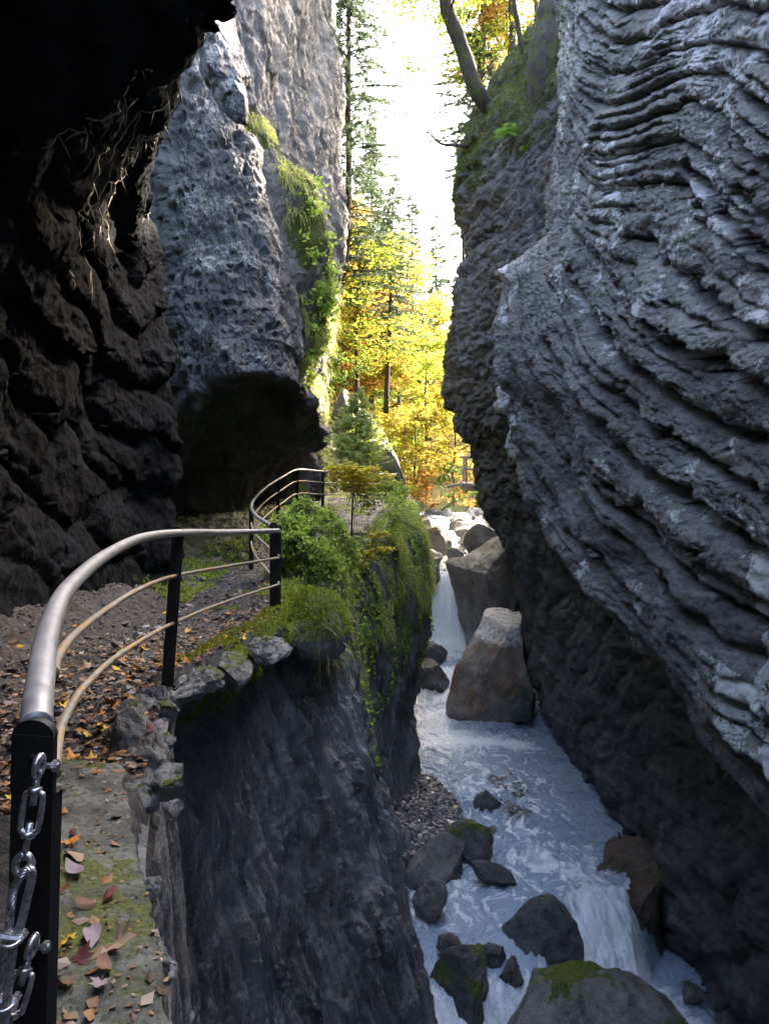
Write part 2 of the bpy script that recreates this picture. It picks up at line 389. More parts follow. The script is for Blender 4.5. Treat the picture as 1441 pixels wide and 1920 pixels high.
# ------------------------------------------------------------------ right wall, far buttress and deep undercut
YR = [34, 27, 22.5, 21, 20, 18.5, 16.5, 14.5, 12.5, 10.5, 8.5, 5, 0, -6, -14]
ZR = [11.2, 10.2, 9, 7.8, 6.5, 5.3, 3.5, 2.1, .83, 0, -1.25, -2.2, -3.5, -5.1, -6.2, -7.6, -9, -14]
XS = [4.2, 3.2, 2.5, 1.95, 2.0, 2.15, 1.73, 1.67, 1.85, 2.4, 2.6, 3.05, 3.55, 3.9, 4.05, 4.5, 4.7, 4.9]       # silhouette column at y = 20
XL = [6.5, 5.4, 4.6, 4.2, 3.9, 3.6, 3.2, 3.0, 3.1, 3.5, 3.9, 4.2, 4.4, 4.5, 4.6, 4.75, 4.9, 5.1]
XN = [7, 7, 7, 7, 7, 7, 7, 7, 7, 7, 6.6, 6.2, 5.6, 5.1, 5.1, 5.3, 5.5, 5.7]
def rowX(y):
    XS_, XL_, XN_ = map(np.array, (XS, XL, XN))
    if y >= 20: return XS_ + {20: 0, 21: .12, 22.5: 1.1, 27: 3.6, 34: 6.0}[y] * np.where(np.array(ZR) < -1, .45, 1)
    t = {18.5: .3, 16.5: .62, 14.5: 1.0}.get(y)
    if t is not None: return XS_ * (1 - t) + XL_ * t
    t = {12.5: .45, 10.5: .9}.get(y, 1.0)
    return XL_ * (1 - t) + XN_ * t + (0 if y > 6 else .2)
C = [[(x, y, z) for x, z in zip(rowX(y), ZR)] for y in YR]
C = [[(c[0][0] + 24, c[0][1], -14), (c[0][0] + 22, c[0][1], c[0][2] + 3), (c[0][0] + 6, c[0][1], c[0][2] + 2.5), (c[0][0] + 2.2, c[0][1], c[0][2] + .5)] + c for c in C]  # unseen back folded down behind the wall to block light
C = [[(p[0] + 14, 36, p[2]) for p in C[0]]] + C
def disp_R2(P, N):
    sh, v1, v2, _, _ = shatter(P * [1, .8, 1.5], .5, 1.3)
    s = sh + P[:, 2] * 1.5 + .30 * P[:, 1] + .9 * fbm(P, .3, 3, off=4) + .2 * fbm(P, 1.5, 3)
    lo = sstep(P[:, 2], 0, -3)
    s2 = P[:, 2] * .9 + .75 * P[:, 1] + .5 * fbm(P, .4, 3, off=9)
    a = sstep(fbm(P, .5, 2, off=12), -.4, .4)
    h = (1 - lo) * (.16 * bed(s, 1, .2) * (.3 + .7 * a) + .07 * bed(s, 2.7, .2)) + lo * (.10 * bed(s2, 1, .3) + .05 * bed(s2, 2.9, .3) * a)
    return h + .14 * fbm(P, .6, 4, .55, off=6) + .05 * fbm(P, 4, 5, .65) + .07 * (v1 - .5) + .05 * (v2 - .5)
def attr_R2(P, N, D):
    px, py = project(np.where(P[:, 1:2] > 1, P, [[1, 1, 9]]))
    m = sstep(P[:, 2], 6.4, 8.2) * (.35 + .8 * sstep(N[:, 2], -.1, .5)) + .35 * sstep(fbm(P, .9, 3), .1, .6) * sstep(P[:, 2], 5, 7)
    m += .6 * sstep(px, 875, 845) * sstep(py, 260, 300) * sstep(py, 760, 600) * sstep(fbm(P, .8, 2, off=3), -.2, .3)
    return {'moss': m * (P[:, 1] > 10), 'lichen': .55 * sstep(fbm(P, .9, 3, off=7), .1, .5) * sstep(P[:, 2], -1, 1)}
o = loft('gorge_buttress', C, [6, 10, 20, 40, 50, 60, 60, 60, 60, 50, 40, 30, 16, 12, 8], [6, 6, 14, 20, 40, 36, 36, 36, 36, 46, 36, 36, 30, 36, 30, 36, 40, 34, 40, 20, 20],
         disp_R2, M_R2, flip=True, attrs=attr_R2)
tag(o, kind='structure')

# ------------------------------------------------------------------ left wall below the path
YL = [-14, -6, 0, 2, 3, 4.4, 5.1, 6.2, 7.4, 8.3, 9, 9.8, 11, 13, 15, 16.6, 17.3, 18.6, 20, 21.2, 23, 26, 31]
ZL = [-1.47, -1.62, -2.1, -2.8, -3.8, -4.5, -5.6, -6.7, -7.6, -9, -14]
TL = {
 -14: [-.5,-.3,-.2,0,.2,.3,.4,.5,.5,.6,.7], -6: [-.5,-.3,-.2,0,.2,.3,.4,.5,.5,.6,.7], 0: [-.50,-.42,-.3,-.1,0,.1,.2,.3,.4,.5,.6],
 2: [-.62,-.52,-.40,-.3,-.1,0,.1,.2,.3,.4,.5], 3: [-.97,-.88,-.80,-.75,-.6,-.5,-.4,-.2,0,.2,.3],
 4.4: [-1.27,-1.2,-1.17,-1.15,-1.1,-1.05,-1.0,-.9,-.8,-.7,-.6],
 5.1: [-1.42,-1.34,-1.75,-1.85,-1.8,-1.7,-1.6,-1.5,-1.4,-1.2,-1.0],
 6.2: [-1.2,-1.12,-1.62,-1.68,-1.6,-1.5,-1.3,-1.1,-.9,-.7,-.5],
 7.4: [-1.05,-.98,-1.32,-1.3,-1.05,-.9,-.6,-.3,-.1,0,.1],
 8.3: [-1.0,-.86,-.85,-.75,-.45,-.25,.15,.3,.4,.45,.5], 9: [-.95,-.72,-.52,-.36,-.1,.1,.45,.52,.58,.6,.6],
 9.8: [-1.1,-.85,-.72,-.6,-.42,-.3,0,.1,.2,.3,.3], 11: [-1.0,-.68,-.58,-.48,-.4,-.32,-.2,-.1,0,.1,.1],
 13: [-.85,-.6,-.4,-.3,-.2,-.1,-.1,0,.1,.1,.2], 15: [-.2,.05,.2,.3,.3,.15,0,.1,.2,.2,.2],
 16.6: [.15,.45,.62,.72,.75,.62,.25,.45,.6,.62,.6], 17.3: [.35,.62,.78,.88,.93,.85,.35,.60,.68,.72,.7],
 18.6: [.5,.72,.86,.96,1.02,.95,.6,.5,.5,.5,.5], 20: [.6,.8,.9,.95,1.0,.98,.85,.5,.4,.4,.4],
 21.2: [.5,.7,.8,.85,.9,.9,.9,.7,.6,.6,.6], 23: [.6,.8,.8,.8,.8,.8,.8,.7,.6,.6,.6], 26: [.7,.9,1.0,1.1,1.2,1.2,1.0,.8,.7,.6,.6], 31: [-1.5,-1,-.8,-.6,-.4,-.2,0,0,0,0,0]}
C = [[(-2.6 if y < 12 else min(-1.0, TL[y][0] - 1.2), y, -1.75)] + [(x, y, z) for x, z in zip(TL[y], ZL)] for y in YL]
def pathz(y): return np.interp(y, [-6, 2, 5, 8, 12.7, 15.5, 18.5, 22, 27, 34], [-1.5, -1.5, -1.50, -1.72, -1.87, -1.66, -1.32, -1.22, -1.4, -2.2])
# the rim follows the height of the path
C = [[(p[0], p[1], p[2] + (pathz(p[1]) + 1.5) * (1 if k < 3 else .5 if k == 3 else 0) - (0.0 if k > 1 else .03)) for k, p in enumerate(c)] for c in C]
def disp_LL(P, N):
    w = .5 * fbm(P, .45, 3, off=14) + .13 * fbm(P, 2.0, 3)
    sh, v1, v2, _, _ = shatter(P * [1.6, 1.6, .7], .45, 1.5)
    s = sh + 1.9 * P[:, 1] + .9 * P[:, 0] + .55 * P[:, 2] + w * 1.6
    a = sstep(fbm(P, .6, 2, off=12), -.3, .4); b = sstep(fbm(P, 1.1, 2, off=52), -.3, .4)
    below = sstep(P[:, 2], -1.5, -1.9)
    h = .05 * (v1 - .5) + .035 * (v2 - .5) + .12 * bed(s, 1, .2) * (.3 + .7 * a) + .065 * bed(s + .3, 2.6, .25) * (.3 + b) + .02 * bed(s, 6.5, .3) * (1 - a * .6)
    s2 = P[:, 2] * 2.2 - .5 * P[:, 1] + fbm(P, .7, 3, off=2); h += .05 * bed(s2, 1, .12) * b
    sv = 4.6 * P[:, 1] + 1.5 * P[:, 0] + .55 * P[:, 2] + .8 * fbm(P * [1, 1, .4], .5, 2, off=33) + .22 * fbm(P * [1, 1, .35], 2.2, 2)
    h = .35 * h + .10 * bed(sv, 1, .16) * (.45 + .55 * b) + .045 * bed(sv + .2, 2.4, .25) * (.4 + .6 * a) + .03 * fbm(P * [4, 4, .8], 1, 3, off=3)
    near = .4 + .6 * sstep(P[:, 1], 4.4, 6)
    return near * (h * (.3 + .7 * below) + below * (.16 * fbm(P * [1, 1, .5], .8, 4, .55, off=6)) + .026 * fbm(P * [1.3, 1.3, .4], 4, 6, .66) + .010 * fbm(P, 14, 3, .6)) - .05 * sstep(P[:, 1], 5, 4)
def attr_LL(P, N, D):
    px, py = project(np.where(P[:, 1:2] > 1, P, [[1, 1, 9]]))
    top = sstep(P[:, 2], -2.3, -1.7)
    m = top * (.25 + .75 * sstep(N[:, 2], .0, .6)) * sstep(P[:, 1], 5.5, 7) * 1.1
    m += sstep(P[:, 1], 9.8, 11.5) * sstep(P[:, 2], -4.0, -1.9) * (.12 + .6 * sstep(fbm(P, 1.1, 3), .0, .5))
    m += .5 * sstep(fbm(P * [1, 1, .4], 1.4, 3, off=19), .35, .7) * sstep(P[:, 2], -5, -3)
    m += .25 * top * (P[:, 1] < 5.2) * sstep(fbm(P, 2.4, 2), 0, .5)
    return {'moss': m, 'lichen': .35 * sstep(fbm(P, 1.3, 3, off=71), .0, .5) * sstep(P[:, 2], -6, -2)}
o = loft('left_cliff', C, [6, 8, 16, 60, 70, 60, 80, 70, 50, 50, 50, 50, 60, 60, 50, 24, 40, 36, 24, 24, 24, 16], [10, 30, 50, 60, 80, 60, 80, 70, 50, 40, 16], disp_LL, M_LL, flip=True, skin=(-.65, 0, -.5), attrs=attr_LL)
tag(o, kind='structure')

# ------------------------------------------------------------------ cave wall and ceiling over the near path
L1 = {
 -7: [(-1.5,-1.9),(-2.0,-.5),(-2.0,.8),(-1.5,1.8),(-.8,2.5),(0,3.0),(.3,3.8),(.2,6),(0,14)],
 -2: [(-2.5,-1.9),(-3.0,-.5),(-2.9,.8),(-2.4,1.8),(-1.7,2.4),(-.9,2.9),(-.8,3.6),(-1.1,6),(-1.5,14)],
 2.5:[(-2.7,-1.9),(-3.1,-.5),(-3.0,.8),(-2.5,1.8),(-1.8,2.4),(-1.0,2.9),(-.9,3.6),(-1.2,6),(-1.6,14)],
 4:  [(-2.7,-1.9),(-3.1,-.5),(-3.0,.8),(-2.5,1.75),(-1.8,2.3),(-1.0,2.85),(-.9,3.6),(-1.2,6),(-1.6,14)],
 5:  [(-2.75,-1.9),(-3.1,-.5),(-3.0,.8),(-2.55,1.7),(-1.9,2.3),(-1.0,2.95),(-1.0,3.7),(-1.4,6),(-1.8,14)],
 6.5:[(-2.8,-1.9),(-3.1,-.4),(-3.05,.8),(-2.8,1.6),(-2.35,2.5),(-1.62,3.35),(-1.65,4.2),(-1.9,6.5),(-2.3,14)],
 8:  [(-2.85,-2.0),(-3.1,-.3),(-3.1,.8),(-3.0,1.6),(-2.8,2.4),(-2.38,3.3),(-2.45,4.2),(-2.9,6.5),(-3.2,14)],
 9:  [(-2.75,-2.0),(-2.85,-.3),(-2.85,.8),(-2.9,1.6),(-2.95,2.2),(-2.85,2.85),(-2.9,4.2),(-3.3,6.5),(-3.6,14)],
 9.7:[(-2.62,-2.1),(-2.64,-.3),(-2.6,.9),(-2.75,1.6),(-2.85,2.2),(-3.0,2.9),(-3.1,4.2),(-3.6,6.5),(-4,14)],
 10.4:[(-3.2,-2.1),(-3.1,-.3),(-3.1,.9),(-3.3,1.6),(-3.4,2.2),(-3.5,2.9),(-3.6,4.2),(-4.2,6.5),(-5,14)],
 12: [(-5.5,-2.2),(-5.5,-.3),(-5.5,.9),(-5.5,1.6),(-5.5,2.2),(-5.5,2.9),(-5.5,4.2),(-6,6.5),(-7,14)]}
C = [[(x - (1.5 if k == 7 else 5 if k == 8 else 0), y, z * (.9 if k == 7 else .75 if k == 8 else 1)) for k, (x, z) in enumerate(L1[y])] for y in L1]
C = [[(-16, -8, p[2]) for p in C[0]]] + C + [[(-9, 14, p[2]) for p in C[-1]]]; C = [c + [(-22, c[-1][1], 13), (-26, c[-1][1], -14)] for c in C]  # unseen end columns and back added so light cannot leak into the cave
def disp_L1(P, N):
    d1, d2, v = cells(P * [1, .7, 1.2] + .3 * fbm(P, 1.1, 3)[:, None], .9)
    s = P[:, 2] * 1.0 + .9 * P[:, 0] + .25 * P[:, 1] + .6 * fbm(P, .5, 3)
    sh, v1, v2, _, _ = shatter(P * [1, .7, 1.3], 1, .8)
    return .10 * v1 + .05 * v2 + .08 * bed(s + .3 * sh, 1.3, .15) + .12 * fbm(P, .6, 5, .55, off=6) + .02 * fbm(P, 6, 4, .65)
def attr_L1(P, N, D):
    return {'moss': .55 * sstep(P[:, 2], -1.1, -1.6) * sstep(fbm(P, 2, 2), -.1, .4), 'lichen': np.zeros(len(P))}
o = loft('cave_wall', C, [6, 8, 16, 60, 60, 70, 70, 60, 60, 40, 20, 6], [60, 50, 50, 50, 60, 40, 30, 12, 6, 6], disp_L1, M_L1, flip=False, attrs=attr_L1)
tag(o, kind='structure')

# ------------------------------------------------------------------ pitted bluish block hanging over the path
W = lambda x, y, z: np.array([x, y, z], float)
rows = [
 [W(-9,15,11), at(330,-200,14.5), at(380,-200,15), at(420,-200,15.5), at(450,-200,16), W(-5.5,21,11)],
 [W(-6,14,9), at(350,-40,13), at(400,-40,13.2), at(425,-40,14), at(440,-40,15.5), W(-4.5,20,8)],
 [W(-6,14,7), at(345,120,12.7), at(382,185,12.8), at(420,195,13), at(455,225,14), W(-4.5,20,6.2)],
 [W(-6,14,5), at(320,290,12.4), at(378,290,12.4), at(440,290,12.5), at(478,290,13.3), W(-4.2,19,5)],
 [W(-6,14,3), at(330,450,12.2), at(388,450,12.1), at(455,450,12.2), at(510,450,13), W(-3.6,19,3.5)],
 [W(-6,14,2), at(335,600,12), at(385,600,11.9), at(460,600,11.9), at(540,600,12.8), W(-3.2,19,2.2)],
 [W(-6,14,1.2), at(345,750,12), at(395,706,11.8), at(485,692,11.6), at(556,712,12.6), W(-2.4,17.5,1.0)],
 [W(-6,14.5,1.0), at(335,790,12.4), at(390,735,12.3), at(490,712,12.2), at(584,752,13.6), W(-1.9,17.3,.55)],
 [W(-6,15,.4), at(335,830,13.5), at(400,800,13.6), at(490,805,14), at(604,815,15.6), W(-1.75,17.8,.35)],
 [W(-6,16.5,-.2), at(330,884,16), at(400,882,16.5), at(480,872,17), at(560,858,17.6), W(-1.8,18.8,-.05)],
 [W(-6,18,.5), at(330,860,18), at(400,860,18.5), at(480,850,19), at(560,840,19.6), W(-2.2,20.5,.3)]]
def disp_L2(P, N):
    w = P + .10 * np.stack([fbm(P, 2, 2, off=k * 9) for k in range(3)], 1)
    d1, _, v = cells(w * [1, 1, .8], 3.4); e1, _, ve = cells(w * [1, 1, .75], 7.5, off=5)
    face = sstep(P[:, 2], .75, 1.3)
    pit = -.13 * sstep(.42, 0, 1) * 0 - .12 * sstep(d1, .42, .10) * (v > .35) - .06 * sstep(e1, .42, .08) * (ve > .3)
    return face * pit + .16 * fbm(P, .8, 3, off=6) + .05 * fbm(P * [1, 1, .6], 4, 5, .65) + (1 - face) * .08 * bed(P[:, 2] * 1.5 + P[:, 1] * .8 + fbm(P, .5, 2), 1, .2)
def attr_L2(P, N, D):
    px, py = project(P); face = sstep(P[:, 2], .75, 1.3)
    return {'moss': .5 * sstep(px, 480, 560) * sstep(fbm(P, 1.5, 2), -.1, .4) * face + .3 * sstep(fbm(P, 1.1, 3, off=4), .3, .7) * face, 'lichen': face * (.35 + .5 * sstep(fbm(P, 1.1, 3), -.2, .4))}
o = loft('pitted_rock_block', rows, [14, 16, 60, 80, 90, 90, 16, 50, 50, 16], [20, 60, 90, 90, 60], disp_L2, M_L2, flip=False, attrs=attr_L2)
tag(o, kind='structure')

# ------------------------------------------------------------------ tall grey cliff beyond, edge against the sky
rows = [
 [W(-9,15,13), at(440,-350,16), at(540,-350,18.5), at(618,-350,22), W(-2.6,27,14.5), W(-9,40,16)],
 [W(-9,15,9), at(435,0,16), at(540,0,18.5), at(625,0,22), W(-2.4,27,12), W(-9,40,13)],
 [W(-9,15,8), at(440,180,16), at(545,180,18.5), at(633,180,22), W(-2.2,27,10), W(-9,40,11)],
 [W(-9,15,6), at(455,310,16), at(560,310,18.5), at(636,310,22), W(-2.2,27,8), W(-9,40,9)],
 [W(-9,15,5), at(480,450,15.6), at(580,450,18.5), at(644,450,22), W(-2.0,27,6.5), W(-9,40,8)],
 [W(-9,15,3), at(500,560,15.6), at(575,560,18.5), at(622,560,22), W(-2.2,27,4.5), W(-9,40,6)],
 [W(-9,15,2), at(510,660,16), at(570,660,18.5), at(602,660,21.5), W(-2.4,27,2.8), W(-9,40,5)],
 [W(-9,15,.5), at(500,800,16.5), at(560,800,18.6), at(598,800,21), W(-2.2,27,1.0), W(-9,40,3)],
 [W(-9,15,0), at(400,880,16.2), at(530,866,18.6), at(612,868,21), W(-1.9,27,-.3), W(-9,40,2)],
 [W(-9,15,-1.9), at(325,1010,15.5), at(480,950,18.6), at(600,930,21), W(-1.6,27,-1.9), W(-9,40,0)]]
rows = [[W(p[0] - 10, p[1] + 16, -14) for p in rows[0]], [W(p[0] - 8, p[1] + 14, 15) for p in rows[0]]] + rows  # unseen back rows added to shut out light behind the cliff
def disp_L3(P, N):
    s = P[:, 2] * .5 + P[:, 0] * 1.6 + .7 * P[:, 1] + .8 * fbm(P, .35, 3, off=4)
    led = np.exp(-((P[:, 1] - 17.2 - .32 * (5.0 - P[:, 2])) / .5) ** 2) * sstep(P[:, 2], 1.8, 3.0) * sstep(P[:, 2], 7.2, 5.5)
    return .55 * led + .07 * bed(s, 1, .3) + .09 * shatter(P * [1, 1, .7], 1, 1.1)[0] + .2 * fbm(P * [1, 1, .6], .7, 4, .55, off=6) + .06 * fbm(P * [1, 1, .6], 3.5, 5, .65)
def attr_L3(P, N, D):
    px, py = project(P)
    led = np.exp(-((P[:, 1] - 17.2 - .32 * (5.0 - P[:, 2])) / .8) ** 2) * sstep(P[:, 2], 1.2, 3.0) * sstep(P[:, 2], 7.8, 6.0)
    m = .85 * led * (.5 + sstep(fbm(P, .9, 2), -.3, .3)) + .6 * sstep(px, 600, 630) * sstep(py, 160, 20) * sstep(fbm(P, 1.2, 2), -.2, .3) + .5 * sstep(px, 585, 612) * sstep(py, 600, 700)
    return {'moss': m, 'lichen': np.zeros(len(P))}
o = loft('grey_cliff', rows, [6, 10, 30, 60, 60, 60, 60, 50, 50, 50, 50], [30, 120, 120, 50, 16], disp_L3, M_L3, flip=False, attrs=attr_L3)
tag(o, kind='structure')

# ------------------------------------------------------------------ boulders
def ico(n):
    import bmesh
    bm = bmesh.new(); bmesh.ops.create_icosphere(bm, subdivisions=n, radius=1.0)
    V = np.array([v.co[:] for v in bm.verts]); T = np.array([[v.index for v in f.verts] for f in bm.faces]); bm.free(); return V, T
ICO = {n: ico(n) for n in (3, 4, 5, 6)}
def boulder(name, c, size, mat, seed, cuts=9, depth=(.55, .9), n=5, rough=.05, planes=None, soft=.03, rot=(0, 0, 0), moss=0, lichen=.3, shape=None):
    r = np.random.default_rng(seed); V, T = ICO[n]; V = V.copy() * 1.15
    pl = [(r.normal(size=3) * [1, 1, .8], r.uniform(*depth)) for _ in range(cuts)] + (planes or [])
    for nn, dd in pl:
        nn = np.array(nn, float); nn /= np.linalg.norm(nn); e = V @ nn - dd
        k = np.where(e > 0, e, 0); V = V - nn * (k * (1 - soft * 2))[:, None]
    if shape: V = shape(V)
    lo_, hi_ = V.min(0), V.max(0); V = (V - (lo_ + hi_) / 2) / (hi_ - lo_) * 2
    V = V * (np.array(size) / 2)
    N = V / (np.linalg.norm(V, axis=1)[:, None] + 1e-9); sc = max(size)
    V = V + N * (sc * (rough * fbm(V + seed, 2.2 / sc, 4, .5) + rough * .35 * fbm(V + seed, 9 / sc, 4, .6)))[:, None]
    R = np.array(Matrix.Rotation(rot[2], 3, 'Z') @ Matrix.Rotation(rot[1], 3, 'Y') @ Matrix.Rotation(rot[0], 3, 'X')); V = V @ R.T
    top = sstep(V[:, 2] / (sc * .5), .0, .7)
    m = moss * top * (.5 + .7 * sstep(fbm(V + seed, 3 / sc, 3), -.3, .4))
    o = mk(name, V, T, mat, attrs={'moss': m, 'lichen': np.full(len(V), lichen)}); o.location = [float(a) for a in c]
    SURF[o.name] = (V + np.array(c), N @ R.T)
    return o
def top_lichen(o, z0, amt):
    me = o.data; n = len(me.vertices); co = np.zeros(n * 3, np.float32); me.vertices.foreach_get('co', co); z = co.reshape(-1, 3)[:, 2]
    me.attributes['lichen'].data.foreach_set('value', (amt * sstep(z, z0, z0 + .4)).astype(np.float32))
def B(px0, py0, px1, py1, d, mat, seed, label, dep=1.0, sink=.25, group=None, name='boulder', hx=1.12, **kw):
    """a boulder that fills the given picture rectangle when standing d metres off"""
    w0 = (px1 - px0) / F * d; d = d + w0 * dep * .4; w = (px1 - px0) / F * d * hx * .96; h = (py1 - py0) / F * d
    H = h * (1 + sink); c = at((px0 + px1) / 2, py0, d); c[2] -= H / 2
    o = boulder(name, c, (w, w * dep, H), mat, seed, **kw)
    return tag(o, label, 'boulder', group)
def shp_main(V):
    z = V[:, 2]; V = V.copy(); k = np.interp(z, [-1, -.5, .1, .55, 1], [1.25, 1.2, .98, .80, .70]); V[:, 0] = V[:, 0] * k + .22 * sstep(z, -.2, .9) ; return V
TB = B(832, 1150, 1000, 1338, 21.0, M_BT, 5, 'tall tan boulder streaked with rust standing beside the rapids', dep=.9, sink=.2, n=6, cuts=7, depth=(.62, .9), planes=[((-.75, -.5, .45), .62), ((.2, -1, .1), .62), ((.9, -.3, .35), .7), ((0, -.1, 1), .86), ((-1, -.2, .1), .75)], shape=shp_main, rough=.03, lichen=.7, hx=1.0)
B(955, 1286, 1006, 1340, 20.6, M_BW, 6, 'small black wet rock leaning on the right foot of the tall tan boulder', cuts=12)
B(842, 1000, 990, 1210, 24.4, M_BD, 12, 'huge grey boulder with a smooth dark left face right of the upper waterfall', dep=1.1, sink=.25, n=6, cuts=6, planes=[((-.8, -.55, -.25), .42), ((-.45, -.3, 1), .7), ((.4, -1, .1), .6), ((.9, -.3, .9), .8)], rough=.035, lichen=.8, moss=.35, hx=1.1)
B(872, 985, 948, 1062, 27.5, M_BL, 14, 'pale slab of rock lying on top behind the huge grey boulder', cuts=14, moss=.3)
B(938, 1170, 1002, 1290, 23.5, M_BW, 71, 'shadowed dark rock wedged between the tan boulder and the right wall', cuts=12, hx=1.3)
B(965, 1200, 1000, 1250, 21.8, M_BD, 72, 'small pale rock caught between the tan boulder and the right wall', cuts=14)
B(778, 1206, 836, 1236, 23.8, M_BW, 21, 'flat black wet rock in the foam below the waterfall', cuts=12, sink=.6)
B(770, 1236, 836, 1282, 22.6, M_BW, 22, 'dark angular rock at the left edge of the rapids', cuts=14, sink=.5)
B(796, 1058, 824, 1090, 26.9, M_BW, 23, 'little dark rock splitting the head of the upper waterfall', cuts=12, sink=.3)
B(790, 1030, 828, 1066, 28.5, M_BD, 24, 'grey rock on the left brink of the upper waterfall', cuts=12)
B(793, 985, 848, 1030, 31, M_BD, 25, 'broad grey rock upstream on the left side of the channel', cuts=12)
B(836, 1026, 868, 1052, 28.8, M_BD, 26, 'brown rock between the falls and the huge grey boulder', cuts=12)
B(783, 968, 812, 1000, 34, M_BD, 27, 'dark rock under the mossy bank upstream of the waterfall', cuts=12)
r_ = np.random.default_rng(44)
for k in range(58):
    d = r_.uniform(29.5, 50); x = r_.uniform(.6, 7.5); 
    if abs(x - (2.2 + .035 * (d - 28))) < .55 and d < 40: x += 1.5
    s = r_.uniform(.35, 1.15) * (1.1 if d > 38 else 1); z = -4.2 + (d - 28) * .018 + (.18 if x > 3.5 else 0)
    o = boulder('boulder', (x, d, z + s * .12), (s * r_.uniform(1, 1.6), s * 1.1, s * r_.uniform(.6, .95)), M_BL if r_.random() < .5 else M_BD, 100 + k, cuts=12, n=4, rough=.05, rot=(0, 0, r_.uniform(0, 6)), lichen=.3)
    tag(o, 'pale angular boulder in the rock field upstream of the waterfall', 'boulder', 'boulders filling the stream bed above the waterfall')
B(884, 1478, 942, 1514, 16.2, M_BW, 31, 'low dark rock barely breaking the surface in mid pool', cuts=6, sink=.6, n=4)
B(838, 1540, 918, 1606, 14.0, M_BW, 32, 'dark half round boulder with mossy top at the edge of the gravel bank', cuts=5, moss=.6, dep=.9)
B(752, 1568, 868, 1645, 13.3, M_BD, 33, 'angular grey boulder with a cluster of facets beside the left bank', cuts=14, depth=(.5, .8))
B(728, 1560, 778, 1602, 14.0, M_BD, 34, 'small grey rock behind the angular boulder on the left bank', cuts=12)
B(776, 1634, 836, 1716, 12.2, M_BD, 35, 'smooth slate grey boulder with a pointed top close to the left cliff foot', cuts=8)
o = B(880, 1600, 966, 1662, 13.2, M_BW, 36, 'thin dark slab of rock slanting into the current', cuts=12, dep=.5); o.scale = (1, 1, .55); o.rotation_euler = (0, math.radians(28), 0)
B(946, 1680, 1084, 1846, 11.6, M_BW, 37, 'big round slate boulder right beside the lower cascade', cuts=5, depth=(.75, .95), n=6, rough=.035, dep=1.0, sink=.15, moss=.15, lichen=.3)
B(800, 1766, 926, 1990, 10.6, M_BW, 38, 'mossy dark rock with an orange leaf on it at the bottom edge', cuts=9, n=6, moss=.62, dep=.9, sink=.3)
B(915, 1826, 1290, 2120, 9.0, M_BD, 39, 'wide dome shaped boulder with brown moss at the bottom of the view', cuts=5, depth=(.78, .95), n=6, moss=.62, dep=.8, sink=.3, rough=.035, lichen=.75)
B(934, 1796, 980, 1850, 10.9, M_BW, 40, 'small black rock between the round boulder and the mossy rock', cuts=12)
B(900, 1765, 950, 1805, 11.2, M_BW, 47, 'small wet stone left of the round slate boulder', cuts=10)
B(1112, 1600, 1245, 1745, 13.2, M_BR, 41, 'brown rock ledge hung with roots between the two cascades', cuts=12, dep=1.1, moss=.3, sink=.1, rough=.09)
B(820, 1752, 862, 1785, 11.4, M_BW, 43, 'black shiny stone on the shingle above the mossy rock', cuts=10)
B(806, 1785, 850, 1840, 11.0, M_BD, 44, 'brownish stone tucked under the left cliff beside the mossy rock', cuts=10)
for k, (px, py, d, s) in enumerate([(740,1560,15.2,.22),(800,1545,15.5,.18),(765,1610,14.2,.3),(850,1610,14.2,.16),(870,1625,14,.2),(735,1500,16.8,.18),(815,1500,16.6,.15),(700,1490,17,.25),(925,1560,15.2,.2),(960,1640,14,.15),(880,1745,12.7,.2),(1010,1560,15.4,.14),(1075,1770,12.6,.25),(1180,1890,12,.3),(1300,1860,12.2,.35),(1340,1880,11.6,.3),(1395,1850,11.8,.3),(1360,1910,11.3,.3)]):
    o = boulder('boulder', at(px, py, d), (s * 1.3, s, s * .8), M_BW if k % 2 else M_BD, 300 + k, cuts=12, n=3, rough=.05, rot=(0, 0, k))
    tag(o, 'small loose stone lying in the shallows of the stream', 'boulder', 'small stones in the shallows')

# speckled spur of rock above the pitted block
o = boulder('rock_spur', at(424, 118, 11.2), (.62, .9, 1.75), M_L2, 83, cuts=10, n=6, rough=.08, rot=(0, math.radians(-10), 0), lichen=.9); tag(o, kind='structure')
# unseen wall added behind the camera to keep light out of the gorge
C = [[(x, -8.2 - .05 * x + (-.8 if z > 5 else 0) - (3 if z > 8 else 0), z) for z in (10, 6.5, 4, 1, -2, -6, -14)] for x in (-24, -14, -6, -2, 1, 3, 6, 15, 32)]
C = [[(c[0][0], -24, -14), (c[0][0], -22, 11)] + c for c in C]
o = loft('light_blocking_wall', C, [6, 6, 14, 20, 24, 20, 14, 6], [6, 6, 10, 14, 20, 20, 24, 20], lambda P, N: .3 * fbm(P, .4, 4) + .15 * bed(P[:, 2] * .9 + .3 * P[:, 0] + .5 * fbm(P, .5, 2), 1, .2), M_R2, flip=True); tag(o, kind='structure')

for k, (px, py, d, sx, sz, rz) in enumerate([(985,512,12.2,1.0,.42,.1),(1012,470,12.5,.5,.32,.5),(985,600,12.2,.55,1.0,.2),(960,745,12.0,.5,.55,.3),(985,820,12.1,.45,.7,.2)]):
    o = boulder('rock_spur', at(px, py, d) + [.12, .3, 0], (sx, 1.2, sz), M_R1, 500 + k, cuts=14, n=5, rough=.09, rot=(0, math.radians(8), rz), lichen=.85); tag(o, kind='structure')

top_lichen(TB, .75, .93)
